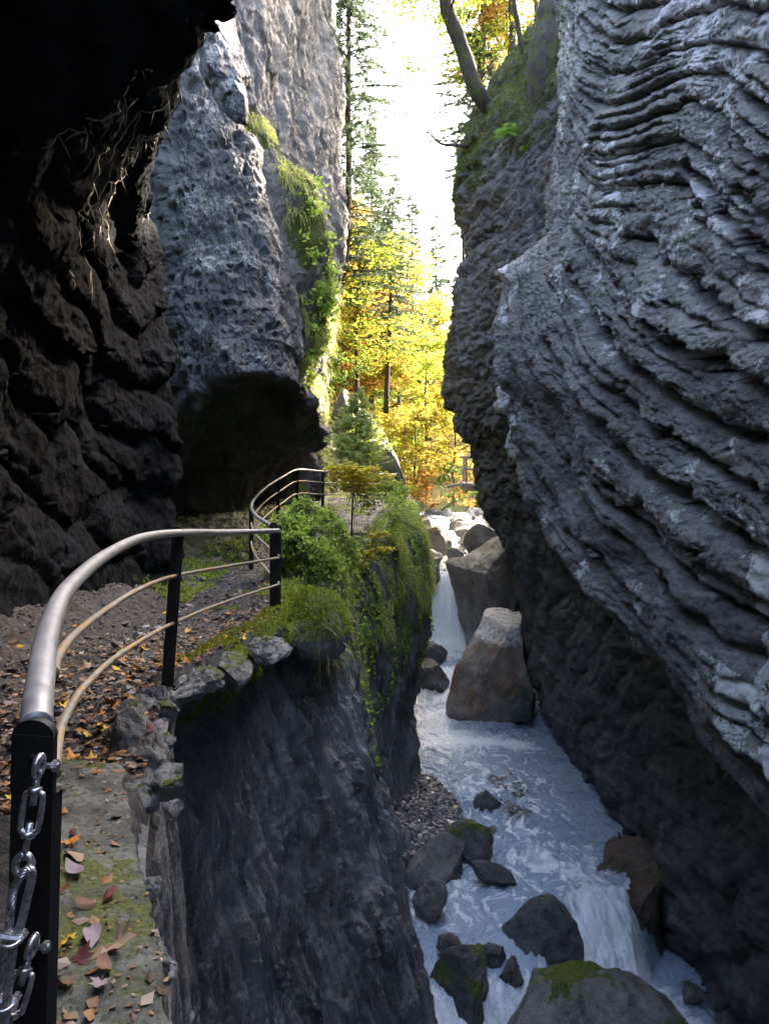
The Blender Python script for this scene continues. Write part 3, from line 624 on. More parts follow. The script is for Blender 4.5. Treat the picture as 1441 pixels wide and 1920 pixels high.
# ------------------------------------------------------------------ path, slab, terrain
t = NT('muddy_path'); n1 = t.noise(4, 7, .7); n2 = t.noise(26, 7, .7); n3 = t.noise(90, 4, .7)
c = t.ramp(n1, [(.3, (.012, .010, .010)), (.55, (.033, .029, .031)), (.75, (.07, .065, .07))])
c = t.mix(t.ramp(n2, [(.5, 0.0), (.72, .75)]), c, (.13, .12, .12)); c = t.mix(t.ramp(n2, [(.3, .9), (.45, 0.0)]), c, (.02, .017, .015))
f = t.math('ADD', t.attr('moss'), t.math('MULTIPLY', t.math('SUBTRACT', t.noise(11, 5, .7), .5), 1.4))
c = t.mix(t.ramp(f, [(.42, 0.0), (.6, 1.0)]), c, (.10, .16, .02))
nb = t.bump(t.math('ADD', n2, t.math('MULTIPLY', n3, .3)), .9, .05)
M_PATH = t.fin(c, t.ramp(n1, [(.35, .25), (.6, .7)]), nb, .5)

ys = np.concatenate([np.linspace(-6, 2, 20)[:-1], np.linspace(2, 10, 330)[:-1], np.linspace(10, 30, 300)])
us = np.linspace(0, 1, 190) ** .9
yk = np.array(YL, float); rim = np.array([TL[y][0] for y in YL])
def rimx(y): return np.interp(y, yk, rim)
X = -6 + (rimx(ys)[:, None] + .05 + 6) * us[None]; Y = np.repeat(ys[:, None], len(us), 1)
P = np.stack([X.ravel(), Y.ravel(), np.zeros(X.size)], 1)
z = pathz(P[:, 1]) + .05 * fbm(P, 1.3, 3) + .030 * fbm(P, 5, 4, .6) + .010 * fbm(P, 18, 3, .6)
edge = (rimx(P[:, 1]) - P[:, 0])
z += .06 * sstep(edge, .35, 0) * (P[:, 1] > 5) - .18 * sstep(edge, .05, -.05)
z += .35 * sstep(P[:, 0], -2.3, -3.0) * sstep(P[:, 1], 10.5, 9) + .5 * sstep(P[:, 0], -2.6, -4.2) * sstep(P[:, 1], 10.5, 12)
P[:, 2] = z
m = .65 * sstep(edge, .5, .1) * sstep(P[:, 1], 6.0, 7.5) + .5 * sstep(P[:, 0], -2.3, -2.7) * sstep(P[:, 1], 9, 11) + .8 * sstep(P[:, 1], 19, 22) * sstep(fbm(P, .9, 2), -.4, .3)
o = mk('path', P, gridfaces(len(ys), len(us), flip=True), M_PATH, attrs={'moss': m}); tag(o, kind='structure')
SURF['path'] = (P, np.tile([0, 0, 1.0], (len(P), 1)))

# concrete edge slab
t = NT('weathered_concrete'); n1 = t.noise(5, 6, .65); n2 = t.noise(40, 6, .7)
c = t.ramp(n1, [(.32, (.03, .033, .03)), (.5, (.085, .09, .08)), (.7, (.19, .20, .18))]); c = t.mix(t.ramp(n2, [(.36, .9), (.48, 0.0)]), c, (.03, .032, .026))
f = t.math('ADD', t.attr('moss'), t.math('MULTIPLY', t.math('SUBTRACT', t.noise(9, 5, .7), .5), 1.6))
c = t.mix(t.ramp(f, [(.48, 0.0), (.66, 1.0)]), c, t.ramp(t.noise(60, 4, .7), [(.35, (.03, .04, .01)), (.65, (.11, .13, .025))]))
M_CONC = t.fin(c, .75, t.bump(t.math('ADD', n1, t.math('MULTIPLY', n2, .5)), .8, .03), .35)
def slab(name, quad, th, n=(50, 160), rough=.012, seed=0, moss=.3, mat=None):
    """a worn slab: quad gives its four top corners (near-left, near-right, far-right, far-left)"""
    q = np.array(quad, float); u = np.linspace(0, 1, n[0]); v = np.linspace(0, 1, n[1])
    # cross profile: down the left side, over the top, down the right side
    prof = [(0, -1)] * 1 + [(0, -k) for k in np.linspace(.9, .12, 14)] + [(a, 0) for a in u] + [(1, -k) for k in np.linspace(.12, 1, 24)]
    V = []
    for b in np.linspace(-.0, 1.0, n[1]):
        for a, dz in prof:
            p = (q[0] * (1 - a) + q[1] * a) * (1 - b) + (q[3] * (1 - a) + q[2] * a) * b; p = p + np.array([0, 0, dz * th * (1 if True else 0)])
            V.append(p)
    V = np.array(V); m_ = len(prof); 
    e = fbm(V + seed, 2.2, 3) * rough * 2.5; V[:, 2] += fbm(V + seed, 1.6, 4) * rough + fbm(V + seed, 9, 4, .6) * rough * .4
    side = np.tile(np.array([abs(dz) > .01 or a > .97 for a, dz in prof]), n[1]); V[:, 0] += np.where(side, fbm(V + seed, 3.5, 5, .65) * rough * 2.6, 0)
    Fq = gridfaces(n[1], m_, flip=True)
    endc = [list(range(0, m_))[::-1], list(range((n[1]-1)*m_, n[1]*m_))]
    Tt = np.array([(endc[0][0], endc[0][k], endc[0][k+1]) for k in range(1, m_-1)] + [(endc[1][0], endc[1][k], endc[1][k+1]) for k in range(1, m_-1)])
    o = mk(name, V, [Fq, Tt], mat or M_CONC, attrs={'moss': np.full(len(V), moss + .12) + .5 * fbm(V + seed, 1.5, 2)})
    SURF[o.name] = (V, np.tile([0, 0, 1.0], (len(V), 1))); return o
o = slab('concrete_slab', [(-.66, 1.35, -1.40), (-.31, 1.35, -1.42), (-1.21, 3.55, -1.44), (-1.54, 3.55, -1.41)], .2)
tag(o, 'long grey concrete slab with moss patches edging the path in the foreground', 'slab')
SLABC = o
o = B(190, 1330, 312, 1470, 3.8, M_BD, 61, 'ochre stained stone set into the rim beyond the concrete slab', cuts=12, dep=1.1, sink=.2, moss=.35, n=5, hx=1.0, rough=.08, lichen=.7)
B(392, 1228, 470, 1290, 5.5, M_BD, 62, 'flat mossy stone jutting from the rim below the moss cushions', cuts=12, dep=.9, sink=.1, moss=.8, n=5)
for k, (a, b_, c_, d_, dd) in enumerate([(350,1258,425,1300,4.9),(470,1196,545,1232,6.2)]):
    B(a, b_, c_, d_, dd, M_LL, 400 + k, 'rough mossy stone in the broken rim of the path', cuts=14, dep=1.2, sink=.3, moss=1.0, rough=.1, group='stones along the broken rim of the path')
# fern and grass grown hump outside the railing
def shp_h(V): V = V.copy(); V[:, 2] *= np.interp(V[:, 0], [-1, 1], [1.05, .8]); return V
HUMP = B(512, 962, 650, 1125, 10.6, M_LL, 63, 'rounded rock hump overgrown with fresh green plants outside the railing bend', cuts=9, depth=(.7, .95), dep=1.5, sink=.1, moss=1.3, n=5, shape=shp_h, hx=1.05, rough=.14)
KNOB = B(520, 1108, 648, 1230, 7.7, M_LL, 64, 'mossy rock knob on the rim just beyond the corner post', cuts=7, depth=(.7, .97), dep=1.2, sink=.1, moss=1.5, n=5)

# ------------------------------------------------------------------ hillsides and valley floor
t = NT('forest_floor'); n1 = t.noise(1.2, 8, .65); n2 = t.noise(9, 6, .7)
c = t.ramp(n1, [(.3, (.03, .045, .012)), (.48, (.08, .09, .02)), (.6, (.17, .12, .03)), (.75, (.10, .055, .02))]); c = t.mix(t.ramp(n2, [(.4, .6), (.55, 0.0)]), c, (.02, .022, .01))
M_FLOOR = t.fin(c, .9, t.bump(n2, .9, .3), .2)
xs = np.linspace(-60, 60, 300); xs = np.sign(xs) * (np.abs(xs) / 60) ** 1.5 * 60; ys = 24.5 + (np.linspace(0, 1, 260) ** 1.6) * 200
X, Y = np.meshgrid(xs, ys, indexing='ij'); P = np.stack([X.ravel(), Y.ravel(), np.zeros(X.size)], 1)
def streamx(y): return 2.2 + .035 * (y - 28) + .9 * np.sin((y - 28) * .08)
def terr(x, y):
    sx = streamx(np.minimum(y, 60)); base = -4.45 + np.clip(y - 28, -4, 100) * .018
    lft = np.clip(sx - 1.9 - x, 0, 99); rgt = np.clip(x - sx - 4.2, 0, 99)
    bank = np.minimum(lft * 1.5, 2.9) + np.clip(lft - 3.8, 0, 99) * .55 + np.minimum(rgt * 1.1, 3) + np.clip(rgt - 3, 0, 99) * .5
    far = np.clip(y - 47, 0, 400); bankf = np.minimum(far * .8, 3.5) + np.clip(far - 4, 0, 400) * .17
    return base + bank * (1 - .35 * sstep(y, 45, 80)) + bankf - (24.5 <= y) * 0
z = terr(P[:, 0], P[:, 1]); amp = sstep(z, -4, -1) + .15
P[:, 2] = z + amp * (.35 * fbm(P, .35, 4) + .08 * fbm(P, 2.5, 3)) - 5.0 * sstep(P[:, 1], 30.5, 27.5) * sstep(P[:, 0], -.6, .4) * sstep(P[:, 0], 11, 9)
o = mk('hillside', P, gridfaces(300, 260), M_FLOOR, attrs=None); tag(o, kind='structure'); SURF['hill'] = (P, None)
TERP = P.copy()
def ground(x, y): return float(terr(np.array([x]), np.array([y]))[0])

# ground under everything, out to the horizon
o = mk('ground', [(-1500, -1500, -12), (1500, -1500, -12), (1500, 1500, -12), (-1500, 1500, -12)], np.array([[0, 1, 2, 3]]), M_FLOOR); tag(o, kind='structure')

# ------------------------------------------------------------------ stream bed and water
def bedz(x, y):
    P = np.stack([x, y, 0 * x], 1)
    z = np.where(y > 24, -4.9 + 0 * y, -8.05)
    z = np.interp(y, [8, 11.8, 12.9, 13.6, 20.8, 23.8, 26.8, 27.8, 30, 50], [-10.2, -10.0, -9.3, -7.98, -8.0, -7.3, -7.2, -5.0, -4.6, -4.4])
    z = z - 1.2 * sstep(x, 4.7, 5.2) * sstep(y, 15, 14.5) * sstep(y, 12.4, 13.2)
    xl = np.interp(y, [10, 12, 13.5, 15, 16.2, 17.2, 18], [.9, 1.3, 1.25, 1.55, 1.5, 1.1, .5]) 
    z = z + .85 * sstep(x, xl + .55, xl - .25) * sstep(y, 11.2, 12.2) * sstep(y, 18.2, 17.0)
    g = np.exp(-(((x - 2.75 - .06 * (y - 17)) / .85) ** 2 + ((y - 16.9) / 2.0) ** 2)); z = z + .47 * sstep(g, .15, .8) * (y > 13)
    g2 = np.exp(-(((x - 3.1) / .5) ** 2 + ((y - 15.6) / .6) ** 2)); z = z + .12 * g2
    return z + .05 * fbm(P, 2.5, 4) + .015 * fbm(P, 14, 3)
t = NT('river_gravel'); d = t.voro(28); n1 = t.noise(16, 5, .7); n2 = t.noise(3, 4, .6)
c = t.ramp(n1, [(.35, (.035, .037, .042)), (.52, (.11, .115, .125)), (.68, (.26, .265, .28))]); c = t.mix(t.ramp(n2, [(.5, 0.0), (.7, .45)]), c, (.10, .075, .055))
c = t.mix(t.ramp(d, [(.3, 0.0), (.65, .85)]), c, (.02, .02, .022))
M_GRAV = t.fin(c, .45, t.bump(d, 1.0, -.03), .5)
xs = np.linspace(-.5, 8.5, 230); ys = np.concatenate([np.linspace(-10, 6, 30)[:-1], np.linspace(6, 30, 500)[:-1], np.linspace(30, 52, 60)])
X, Y = np.meshgrid(xs, ys, indexing='ij'); P = np.stack([X.ravel(), Y.ravel(), bedz(X.ravel(), Y.ravel())], 1)
o = mk('stream_bed', P, gridfaces(230, len(ys)), M_GRAV); tag(o, kind='structure')

def waterz(x, y):
    z = np.interp(y, [20.9, 21.6, 22.4, 23.0, 23.6, 24.4], [-7.52, -7.35, -7.02, -6.85, -6.62, -6.55])
    f = sstep(y, 26.45, 27.25); z = z + (2.2) * (.85 * f + .15 * sstep(y, 26.2, 26.7)) + np.clip(y - 27.2, 0, 99) * .018 + .12 * sstep(y, 29, 30.5) + .15 * sstep(y, 32, 34)
    ystep = np.interp(x, [0, 2.2, 2.8, 3.1, 4.1, 4.75, 5.1], [10.6, 11.0, 12.2, 12.95, 13.15, 14.2, 15.1])
    k = sstep(y, ystep - 1.05, ystep + .15); k = k ** .85
    return -8.75 + (z + 8.75) * k, ystep
xs = np.linspace(-.5, 8.0, 430)
ys = np.concatenate([np.linspace(-10, 7, 30)[:-1], np.linspace(7, 11.5, 80)[:-1], np.linspace(11.5, 24.5, 780)[:-1], np.linspace(24.5, 28, 220)[:-1], np.linspace(28, 50, 180)])
X, Y = np.meshgrid(xs, ys, indexing='ij'); x = X.ravel(); y = Y.ravel(); z, ystep = waterz(x, y)
P = np.stack([x, y, 0 * x], 1); Pw = P + np.stack([.35 * fbm(P, .8, 3, off=3), .35 * fbm(P, .8, 3, off=13), 0 * x], 1)
fall = np.clip(np.abs(y - ystep + .45) / .85, 0, 1); fall = 1 - fall; fall = np.where(y < ystep + .2, fall, 0) * 1.0
fall2 = sstep(y, 26.2, 26.6) * sstep(y, 27.5, 27.2); rap = sstep(y, 21.2, 21.7) * sstep(y, 23.9, 23.5); ups = sstep(y, 27.2, 28)
Ps = P.copy(); Ps[:, 0] = x + .45 * np.clip(y - ystep, -2, 0) + .12 * fbm(P, 1.7, 2); streak = fbm(Ps * [6, 1.4, 1], 1, 4, .65, off=5) ; st2 = fbm(Ps * [17, 4.0, 1], 1, 3, .6, off=9)
calm = (1 - fall) * (1 - fall2) * (1 - rap * .6)
# pool ripples, finer where the gravel bars make the current broken
rough_ = .35 + .65 * sstep(np.exp(-((x - 2.3) / 1.4) ** 2 - ((y - 15.2) / 2.2) ** 2), .1, .8)
rip = fbm(Pw * [1.5, 1.0, 1], 2.6, 3, .55, ridge=True); rip2 = fbm(Pw * [1.3, 1.0, 1], 7.5, 3, .6, off=7)
zz = z + calm * (.036 * rip + .026 * rip2) * (.5 + rough_) + (fall + fall2 * .8) * (.09 * streak + .04 * st2 + .05 * fbm(Pw, 4, 3)) + rap * (.10 * fbm(Pw, 2.5, 4, .6)) + .03 * ups * fbm(Pw, 3, 3)
tail = sstep(y, 23.9, 24.8) * sstep(y, 26.9, 25.6); zz += tail * .05 * fbm(Pw, 3.5, 4, .6)
fo = 1.0 * fall * (.55 + .35 * streak + .25 * st2) * sstep(x, 2.8, 3.1) * sstep(x, 4.6, 4.0) + .8 * fall * sstep(x, 2.9, 2.3) * (.6 + .4 * streak)
side = sstep(x, 4.6, 5.0) * sstep(y, 15.4, 14.9) * sstep(y, 13.6, 14.4); fo += side * .5 * (.6 + .6 * streak); fo += .35 * np.exp(-((x - 3.5) / .6) ** 2 - ((y - 13.6) / .9) ** 2) * (.6 + .6 * rip2)
# foam carried away below the cascade
gx = x - (3.9 + .35 * (12.6 - y)); plume = np.exp(-(gx / .75) ** 2) * sstep(y, 12.9, 12.2) * sstep(y, 9.4, 11.6); fo += plume * (.75 + .45 * fbm(Pw, 2.4, 4, .6))
fo += fall * .25 + fall2 * (1.1 + .3 * st2) + rap * (.62 + .45 * fbm(Pw * [1.5, .7, 1], 2.8, 4, .6)) + tail * (.55 + .4 * fbm(Pw, 1.8, 3)) + .8 * sstep(y, 25.2, 26) * sstep(y, 26.8, 26.3)
fo += ups * (.42 + .5 * streak)
# froth spreading over the pool from the rapids in a bright arc, then thin rippled lines
dr = np.hypot((x - 1.3) / 1.15, (y - 21.3) / 1.0); fo += .72 * np.exp(-(dr / 1.5) ** 2) * (.75 + .35 * rip2)
fo += .55 * np.exp(-((y - 20.1 + .3 * (x - 2) ** 2 * .5) / .35) ** 2) * sstep(x, 4.4, 3.4) * (.6 + .5 * rip)
lace = .75 * sstep(fbm(Pw * [5.5, 3.0, 1], 1, 4, .65, off=61), -.05, .6) + .45 * sstep(fbm(Pw * [.9, .5, 1], 1.3, 3, .6, off=31), -.2, .6); fo += calm * (y < 20.8) * (y > 12) * lace * (.27 + .42 * rough_) * sstep(x, 4.6, 3.4)
fo += .25 * sstep(np.exp(-((x - 1.9) / .8) ** 2 - ((y - 14.0) / 1.8) ** 2), .2, .8) * sstep(rip2, -.1, .8)
fo *= np.where((x > 4.6) & (y > 15.5) & (y < 24), .4, 1)
P[:, 2] = zz
t = NT('stream_water'); fa = t.attr('foam')
nz = t.noise(11, 6, .7, t.stretch((1, .6, 1))); nf = t.noise(45, 5, .7)
f = t.math('ADD', fa, t.math('MULTIPLY', t.math('SUBTRACT', nz, .5), .55)); f = t.math('ADD', f, t.math('MULTIPLY', t.math('SUBTRACT', nf, .5), .25))
fm = t.ramp(f, [(.18, 0.0), (.42, .6), (.75, 1.0)])
c = t.mix(fm, (.30, .38, .48), (.90, .93, .96))
nb = t.bump(t.noise(13, 5, .6, None, .5), .7, .06); nb = t.bump(nf, .3, .01, nb)
t.b.inputs['IOR'].default_value = 1.33
t.set(t.b, 'Roughness', t.ramp(fm, [(0, .08), (.6, .5)])); M_WATER = t.fin(c, t.ramp(fm, [(0, .08), (.6, .55)]), nb, .5)
o = mk('water', P, gridfaces(430, len(ys)), M_WATER, attrs={'foam': fo}); tag(o, kind='structure')

# ------------------------------------------------------------------ pebbles on the gravel bars
def scatter_blobs(name, C, S, mat, seed=0, n=1, squash=.6, attrs=None):
    r = np.random.default_rng(seed); import itertools
    V0, T0 = ICO0; V0 = V0 * 1.0; m = len(V0); N = len(C)
    jit = 1 + .28 * r.normal(size=(N, m, 1)); V = V0[None] * jit * S[:, None, None] * np.stack([r.uniform(.8, 1.3, N), r.uniform(.8, 1.3, N), r.uniform(.45, .8, N)], 1)[:, None]
    a = r.uniform(0, 6.28, N); ca, sa = np.cos(a)[:, None], np.sin(a)[:, None]
    V = np.stack([V[..., 0] * ca - V[..., 1] * sa, V[..., 0] * sa + V[..., 1] * ca, V[..., 2]], 2) + C[:, None]
    T = (T0[None] + (np.arange(N) * m)[:, None, None]).reshape(-1, 3)
    return mk(name, V.reshape(-1, 3), T, mat, smooth=False)
import bmesh
bm = bmesh.new(); bmesh.ops.create_icosphere(bm, subdivisions=1, radius=1.0); ICO0 = (np.array([v.co[:] for v in bm.verts]), np.array([[v.index for v in f.verts] for f in bm.faces])); bm.free()
r = np.random.default_rng(8); n = 26000; x = r.uniform(.2, 5, n); y = r.uniform(11.5, 20.5, n); bz = bedz(x, y); k = bz > -7.60; x, y, bz = x[k], y[k], bz[k]
S = r.uniform(.012, .035, len(x)) * (1 + 1.6 * (r.random(len(x)) > .94)); 
t = NT('pebbles'); c = t.ramp(t.geo.outputs['Random Per Island'], [(0, (.03, .032, .036)), (.4, (.09, .095, .105)), (.75, (.20, .205, .22)), (.9, (.13, .10, .08)), (.97, (.5, .5, .52)), (1, (.5, .20, .04))]); M_PEB = t.fin(c, .4, None, .5)
o = scatter_blobs('pebbles', np.stack([x, y, bz + S * .2], 1), S, M_PEB, 5)
tag(o, 'grey and brown pebbles covering the gravel bars in the stream', 'pebbles', kind='stuff')

rr = np.random.default_rng(23)
for k in range(30):
    y = rr.uniform(2.1, 5.0); x = float(rimx(y)) + rr.uniform(-.12, .10) + (.03 if y < 3.6 else -.05); s_ = rr.uniform(.05, .15)
    o = boulder('stone', (x, y, -1.50 + rr.uniform(-.08, .02)), (s_ * 1.3, s_ * rr.uniform(1, 1.6), s_ * .9), M_LL, 700 + k, cuts=14, n=4, rough=.09, rot=(rr.uniform(-.4, .4), rr.uniform(-.4, .4), rr.uniform(0, 6)), moss=rr.choice([0, .7]), lichen=.5)
    tag(o, 'small broken stone crumbling from the rim beside the concrete slab', 'stone', 'broken stones along the near rim')

rr = np.random.default_rng(29); n = 6500; y = rr.uniform(2.5, 15, n); x = rimx(y) - rr.uniform(.02, 2.3, n); k = (x > -3.2) & ~((y < 3.6) & (x > -1.6)); x, y = x[k], y[k]
PP = SURF['path'][0].reshape(len(set(SURF['path'][0][:, 1])), -1, 3); yy = PP[:, 0, 1]; i = np.clip(np.searchsorted(yy, y), 0, len(yy) - 1)
j = np.clip((((x + 6) / (rimx(y) + .05 + 6)).clip(0, 1) ** (1 / .9) * (PP.shape[1] - 1)).round().astype(int), 0, PP.shape[1] - 1); zz = PP[i, j, 2]
S = rr.uniform(.006, .018, len(x)) * (1 + 2.0 * (rr.random(len(x)) > .96))
t = NT('path_grit'); c = t.ramp(t.geo.outputs['Random Per Island'], [(0, (.02, .02, .02)), (.5, (.045, .043, .045)), (.85, (.10, .098, .10)), (1, (.26, .26, .27))]); M_GRIT = t.fin(c, .5, None, .45)
tag(scatter_blobs('grit', np.stack([x, y, zz + S * .1], 1), S, M_GRIT, 6), 'dark stone chips and grit strewn over the muddy path', 'grit', kind='stuff')
# ------------------------------------------------------------------ railings
def metal(name, base, metallic, rough, n=(0, 0, 0), rust=None, sc=30):
    t = NT(name); k = t.noise(sc, 5, .7); c = t.ramp(k, [(.35, tuple(a * .6 for a in base)), (.65, base)])
    if rust: c = t.mix(t.ramp(t.noise(sc * .35, 6, .7), [(.62 - rust[1], 0.0), (.72 - rust[1], .95)]), c, rust[0])
    t.b.inputs['Metallic'].default_value = metallic
    return t.fin(c, t.ramp(k, [(.3, rough * .75), (.7, rough * 1.25)]), t.bump(k, .4, .002), .5)
M_GALV = metal('galvanised_pipe', (.42, .42, .43), .55, .5, rust=((.26, .17, .11), -.02), sc=18)
M_RUSTR = metal('rusty_rail', (.34, .31, .26), .3, .6, rust=((.40, .24, .10), .12), sc=14)
M_POST = metal('black_steel', (.016, .016, .018), .3, .55, rust=((.06, .04, .03), -.05), sc=25)
M_CHROME = metal('stainless_steel', (.55, .55, .57), .85, .3, sc=90)
def railing(name, label, tops, offs, radii, posts, group=None, n=90, pw=.072):
    t = thing(name, label, 'railing', loc=tuple(posts[0][0] + np.array([0, 0, -1])))
    L = np.array(t.location)
    for k, (dz, rad) in enumerate(zip(offs, radii)):
        pts = spline(np.array(tops) - L + np.array([0, 0, -dz]), n)
        MB().tube(pts, rad, 14 if k == 0 else 10).build('handrail' if k == 0 else 'rail', M_GALV if k == 0 else M_RUSTR, t)
    for (p, base, ang) in posts:
        p = np.array(p) - L; b = np.array([p[0] + 0, p[1], base - L[2]]); ax = p - b; Ln = np.linalg.norm(ax); 
        R = np.array(Matrix.Rotation(ang, 3, 'Z')); mb = MB()
        c = (p + b) / 2 + np.array([0, 0, .015])
        mb.box(c, (pw, .010, Ln), R); mb.box(c + R @ np.array([-pw/2 + .005, .022, 0]), (.010, .036, Ln - .004), R); mb.box(c + R @ np.array([pw/2 - .005, .022, 0]), (.010, .036, Ln - .004), R)
        # rounded head plate
        th = np.linspace(0, math.pi, 12); V = []
        for yy in (-.007, .007): V += [R @ np.array([math.cos(a) * pw * .5, yy, math.sin(a) * pw * .42]) + np.array([p[0], p[1], b[2] + Ln + .0145]) for a in th]
        m = len(th); T = [(0, k, k+1) for k in range(1, m-1)] + [(m, m+k+1, m+k) for k in range(1, m-1)]
        Q = [(k, m+k, m+k+1, k+1) for k in range(m-1)]
        mb.add(V, Q, T); mb.build('post', M_POST, t, smooth=False)
    return t
# near railing: curved handrail, two rusty rails that sweep down to the first post
t = thing('path_railing', 'near metal railing with thick curved grey handrail and rusty rails sweeping down to the foreground', 'railing', loc=(-.52, 1.15, -1.42)); L = np.array(t.location)
H = [at(68,1362,1.14), at(74,1290,1.27), at(92,1180,1.68), at(130,1100,2.2), at(200,1040,3.05), at(268,1008,4.0), at(338,999,4.9), at(430,998,6.3), at(520,995,8.1)]
MB().tube(spline(np.array(H) - L, 160), .0235, 20).build('handrail', M_GALV, t)
R_ = [at(100,1262,1.5), at(108,1232,1.8), at(140,1190,2.3), at(200,1142,3.1), at(265,1103,4.0), at(328,1080,4.9), at(425,1062,6.4), at(522,1046,8.1)]
MB().tube(spline(np.array(R_) - L, 120), .0125, 12).build('rail', M_RUSTR, t)
R_ = [at(103,1450,1.55), at(106,1405,1.66), at(122,1345,2.0), at(165,1280,2.6), at(232,1222,3.5), at(322,1170,4.9), at(425,1128,6.4), at(522,1096,8.1)]
MB().tube(spline(np.array(R_) - L, 120), .0125, 12).build('rail', M_RUSTR, t)
def post(t, L, top, base, ang, pw=.07, head=True, lean=0.0):
    p = np.array(top) - L; b = np.array([p[0] + lean, p[1], base - L[2]]); ax = (p - b); Ln = np.linalg.norm(ax); z = ax / Ln
    R0 = np.array(Matrix.Rotation(ang, 3, 'Z')); x = R0[:, 0]; x = x - z * (x @ z); x /= np.linalg.norm(x); R = np.stack([x, np.cross(z, x), z], 1); c = (p + b) / 2
    mb = MB(); mb.box(c, (pw, .010, Ln), R, .1); mb.box(c + R @ np.array([-pw/2 + .005, .014, -.045]), (.010, .018, Ln - .09), R, .1); mb.box(c + R @ np.array([pw/2 - .005, .014, -.045]), (.010, .018, Ln - .09), R, .1)
    th = np.linspace(0, math.pi, 14); V = []
    for yy in (-.0065, .0068): V += [p + R @ np.array([math.cos(a) * pw * .503, yy, math.sin(a) * pw * .36 - .004]) for a in th]
    m = len(th); T = [(0, k, k+1) for k in range(1, m-1)] + [(m, m+k+1, m+k) for k in range(1, m-1)]; Q = [(k, m+k, m+k+1, k+1) for k in range(m-1)]
    mb.add(V, Q, T); mb.box(p + R @ np.array([0, -.004, -.045]), (pw * 1.02, .006, .085), R, .2); mb.box([b[0], b[1], b[2] + .06], (pw * 2.0, .13, .012), None, .2); mb.tube([b + [pw * .75, -.03, .06], b + [pw * .75, -.03, .085]], .009, 6); mb.tube([b + [-pw * .75, -.03, .06], b + [-pw * .75, -.03, .085]], .009, 6)
    o = mb.build('post', M_POST, t, smooth=False); return o, R, p
po, PR, pp = post(t, L, at(66,1372,1.13), -1.55, math.radians(-6), .064, lean=-.03)
MB().tube([pp + PR @ np.array([.002, -.012, -.035]), pp + PR @ np.array([.002, -.007, -.035])], .006, 10).build('rivet', M_POST, po)
for py, x_ in ((1436, 86), (1776, 68)):
    c = at(x_, py, 1.115) - L; mb = MB(); mb.tube([c - [.010, 0, 0], c + [.020, 0, 0]], .0045, 10)
    hx_ = c + [.014, 0, 0]; mb.tube([hx_ - [.004, 0, 0], hx_ + [.004, 0, 0]], .0085, 6); mb.build('bolt', M_CHROME, po, smooth=False)
post(t, L, at(334,994,4.93), -1.56, math.radians(10), .075, lean=-.075)
post(t, L, at(513,984,8.12), -1.76, math.radians(10), .085)
# far railing that follows the bend
t2 = thing('path_railing', 'far railing curling round the bend of the path and running on under the yellow tree', 'railing', loc=(-1.2, 8.2, -1.75)); L2_ = np.array(t2.location)
T2 = [at(523,996,8.15), at(500,981,9.2), at(478,965,10.8), at(471,948,12.3), at(479,932,13.5), at(500,912,15), at(528,895,16.6), at(557,881,18), at(605,884,18.9), at(690,888,20.3), at(742,890,21.5)]
pts = spline(np.array(T2) - L2_, 160)
MB().tube(pts, .024, 12).build('handrail', M_GALV, t2); MB().tube(pts - [0, 0, .27], .016, 8).build('rail', M_RUSTR, t2); MB().tube(pts - [0, 0, .56], .016, 8).build('rail', M_RUSTR, t2)
for (px, py, d) in ((471,950,12.2), (521,899,16.2), (557,881,18), (605,884,18.9), (742,890,21.5)):
    c = at(px, py, d); post(t2, L2_, c, min(float(pathz(d)) - .10, c[2] - .95), math.radians(20), .07)
post(t2, L2_, at(523,988,8.3), -1.76, math.radians(70), .07)

# turnbuckles and wire rope on the foreground post
def ringpts(c, ax1, ax2, r1, r2, n=20): return [c + ax1 * r1 * math.cos(a) + ax2 * r2 * math.sin(a) for a in np.linspace(0, 2 * math.pi, n)]
def turnbuckle(label, p0, p1, group='turnbuckles tensioning the wire rope'):
    p0, p1 = np.array(p0), np.array(p1); t = thing('turnbuckle', label, 'turnbuckle', loc=tuple(p1), group=group); L = p1
    a = p0 - p1; Ln = np.linalg.norm(a); a /= Ln; s = np.cross(a, [0, 1, 0]); s /= np.linalg.norm(s); f = np.cross(s, a)
    q = lambda u, v, w=0: a * u * Ln + s * v + f * w
    mb = MB()
    for sg in (-1, 1): mb.tube(spline([q(.30, sg * .003), q(.33, sg * .009), q(.38, sg * .0125), q(.68, sg * .0125), q(.72, sg * .009), q(.75, sg * .003)], 26), .0042, 10)
    for u in (.30, .75): mb.tube([q(u - .03, 0), q(u + .03, 0)], .0095, 12)
    mb.build('frame', M_CHROME, t)
    for (u0, u1, ue) in ((.05, .42, .0), (.60, .95, 1.0)):
        m2 = MB(); m2.tube([q(u0, 0), q(u1, 0)], .0048, 10); m2.tube(ringpts(q(ue, 0), a, f if ue else s, .013, .011), .0055, 10); m2.build('eye_bolt', M_CHROME, t)
    return t
turnbuckle('upper turnbuckle with its open frame shining against the black post', at(73, 1437, 1.085), at(44, 1622, 1.06))
turnbuckle('lower turnbuckle running out of the bottom left corner of the view', at(60, 1776, 1.08), at(6, 1960, 1.04))
def rope(label, P, r=.0060, name='wire_rope', pitch=.05):
    pts = spline(P, 220); T = np.gradient(pts, axis=0); ds = np.linalg.norm(T, axis=1); T /= ds[:, None]; s = np.cumsum(ds)
    a = np.cross(T, [0, 1, 0]); a /= np.linalg.norm(a, axis=1)[:, None]; b = np.cross(T, a); mb = MB()
    for k in range(7):
        th = s / pitch * 2 * math.pi + k * 2 * math.pi / 7
        mb.tube(pts + r * .68 * (np.cos(th)[:, None] * a + np.sin(th)[:, None] * b), r * .36, 6)
    o = mb.build(name, M_CHROME); rebase(o, P[-1]); return tag(o, label, 'wire rope')
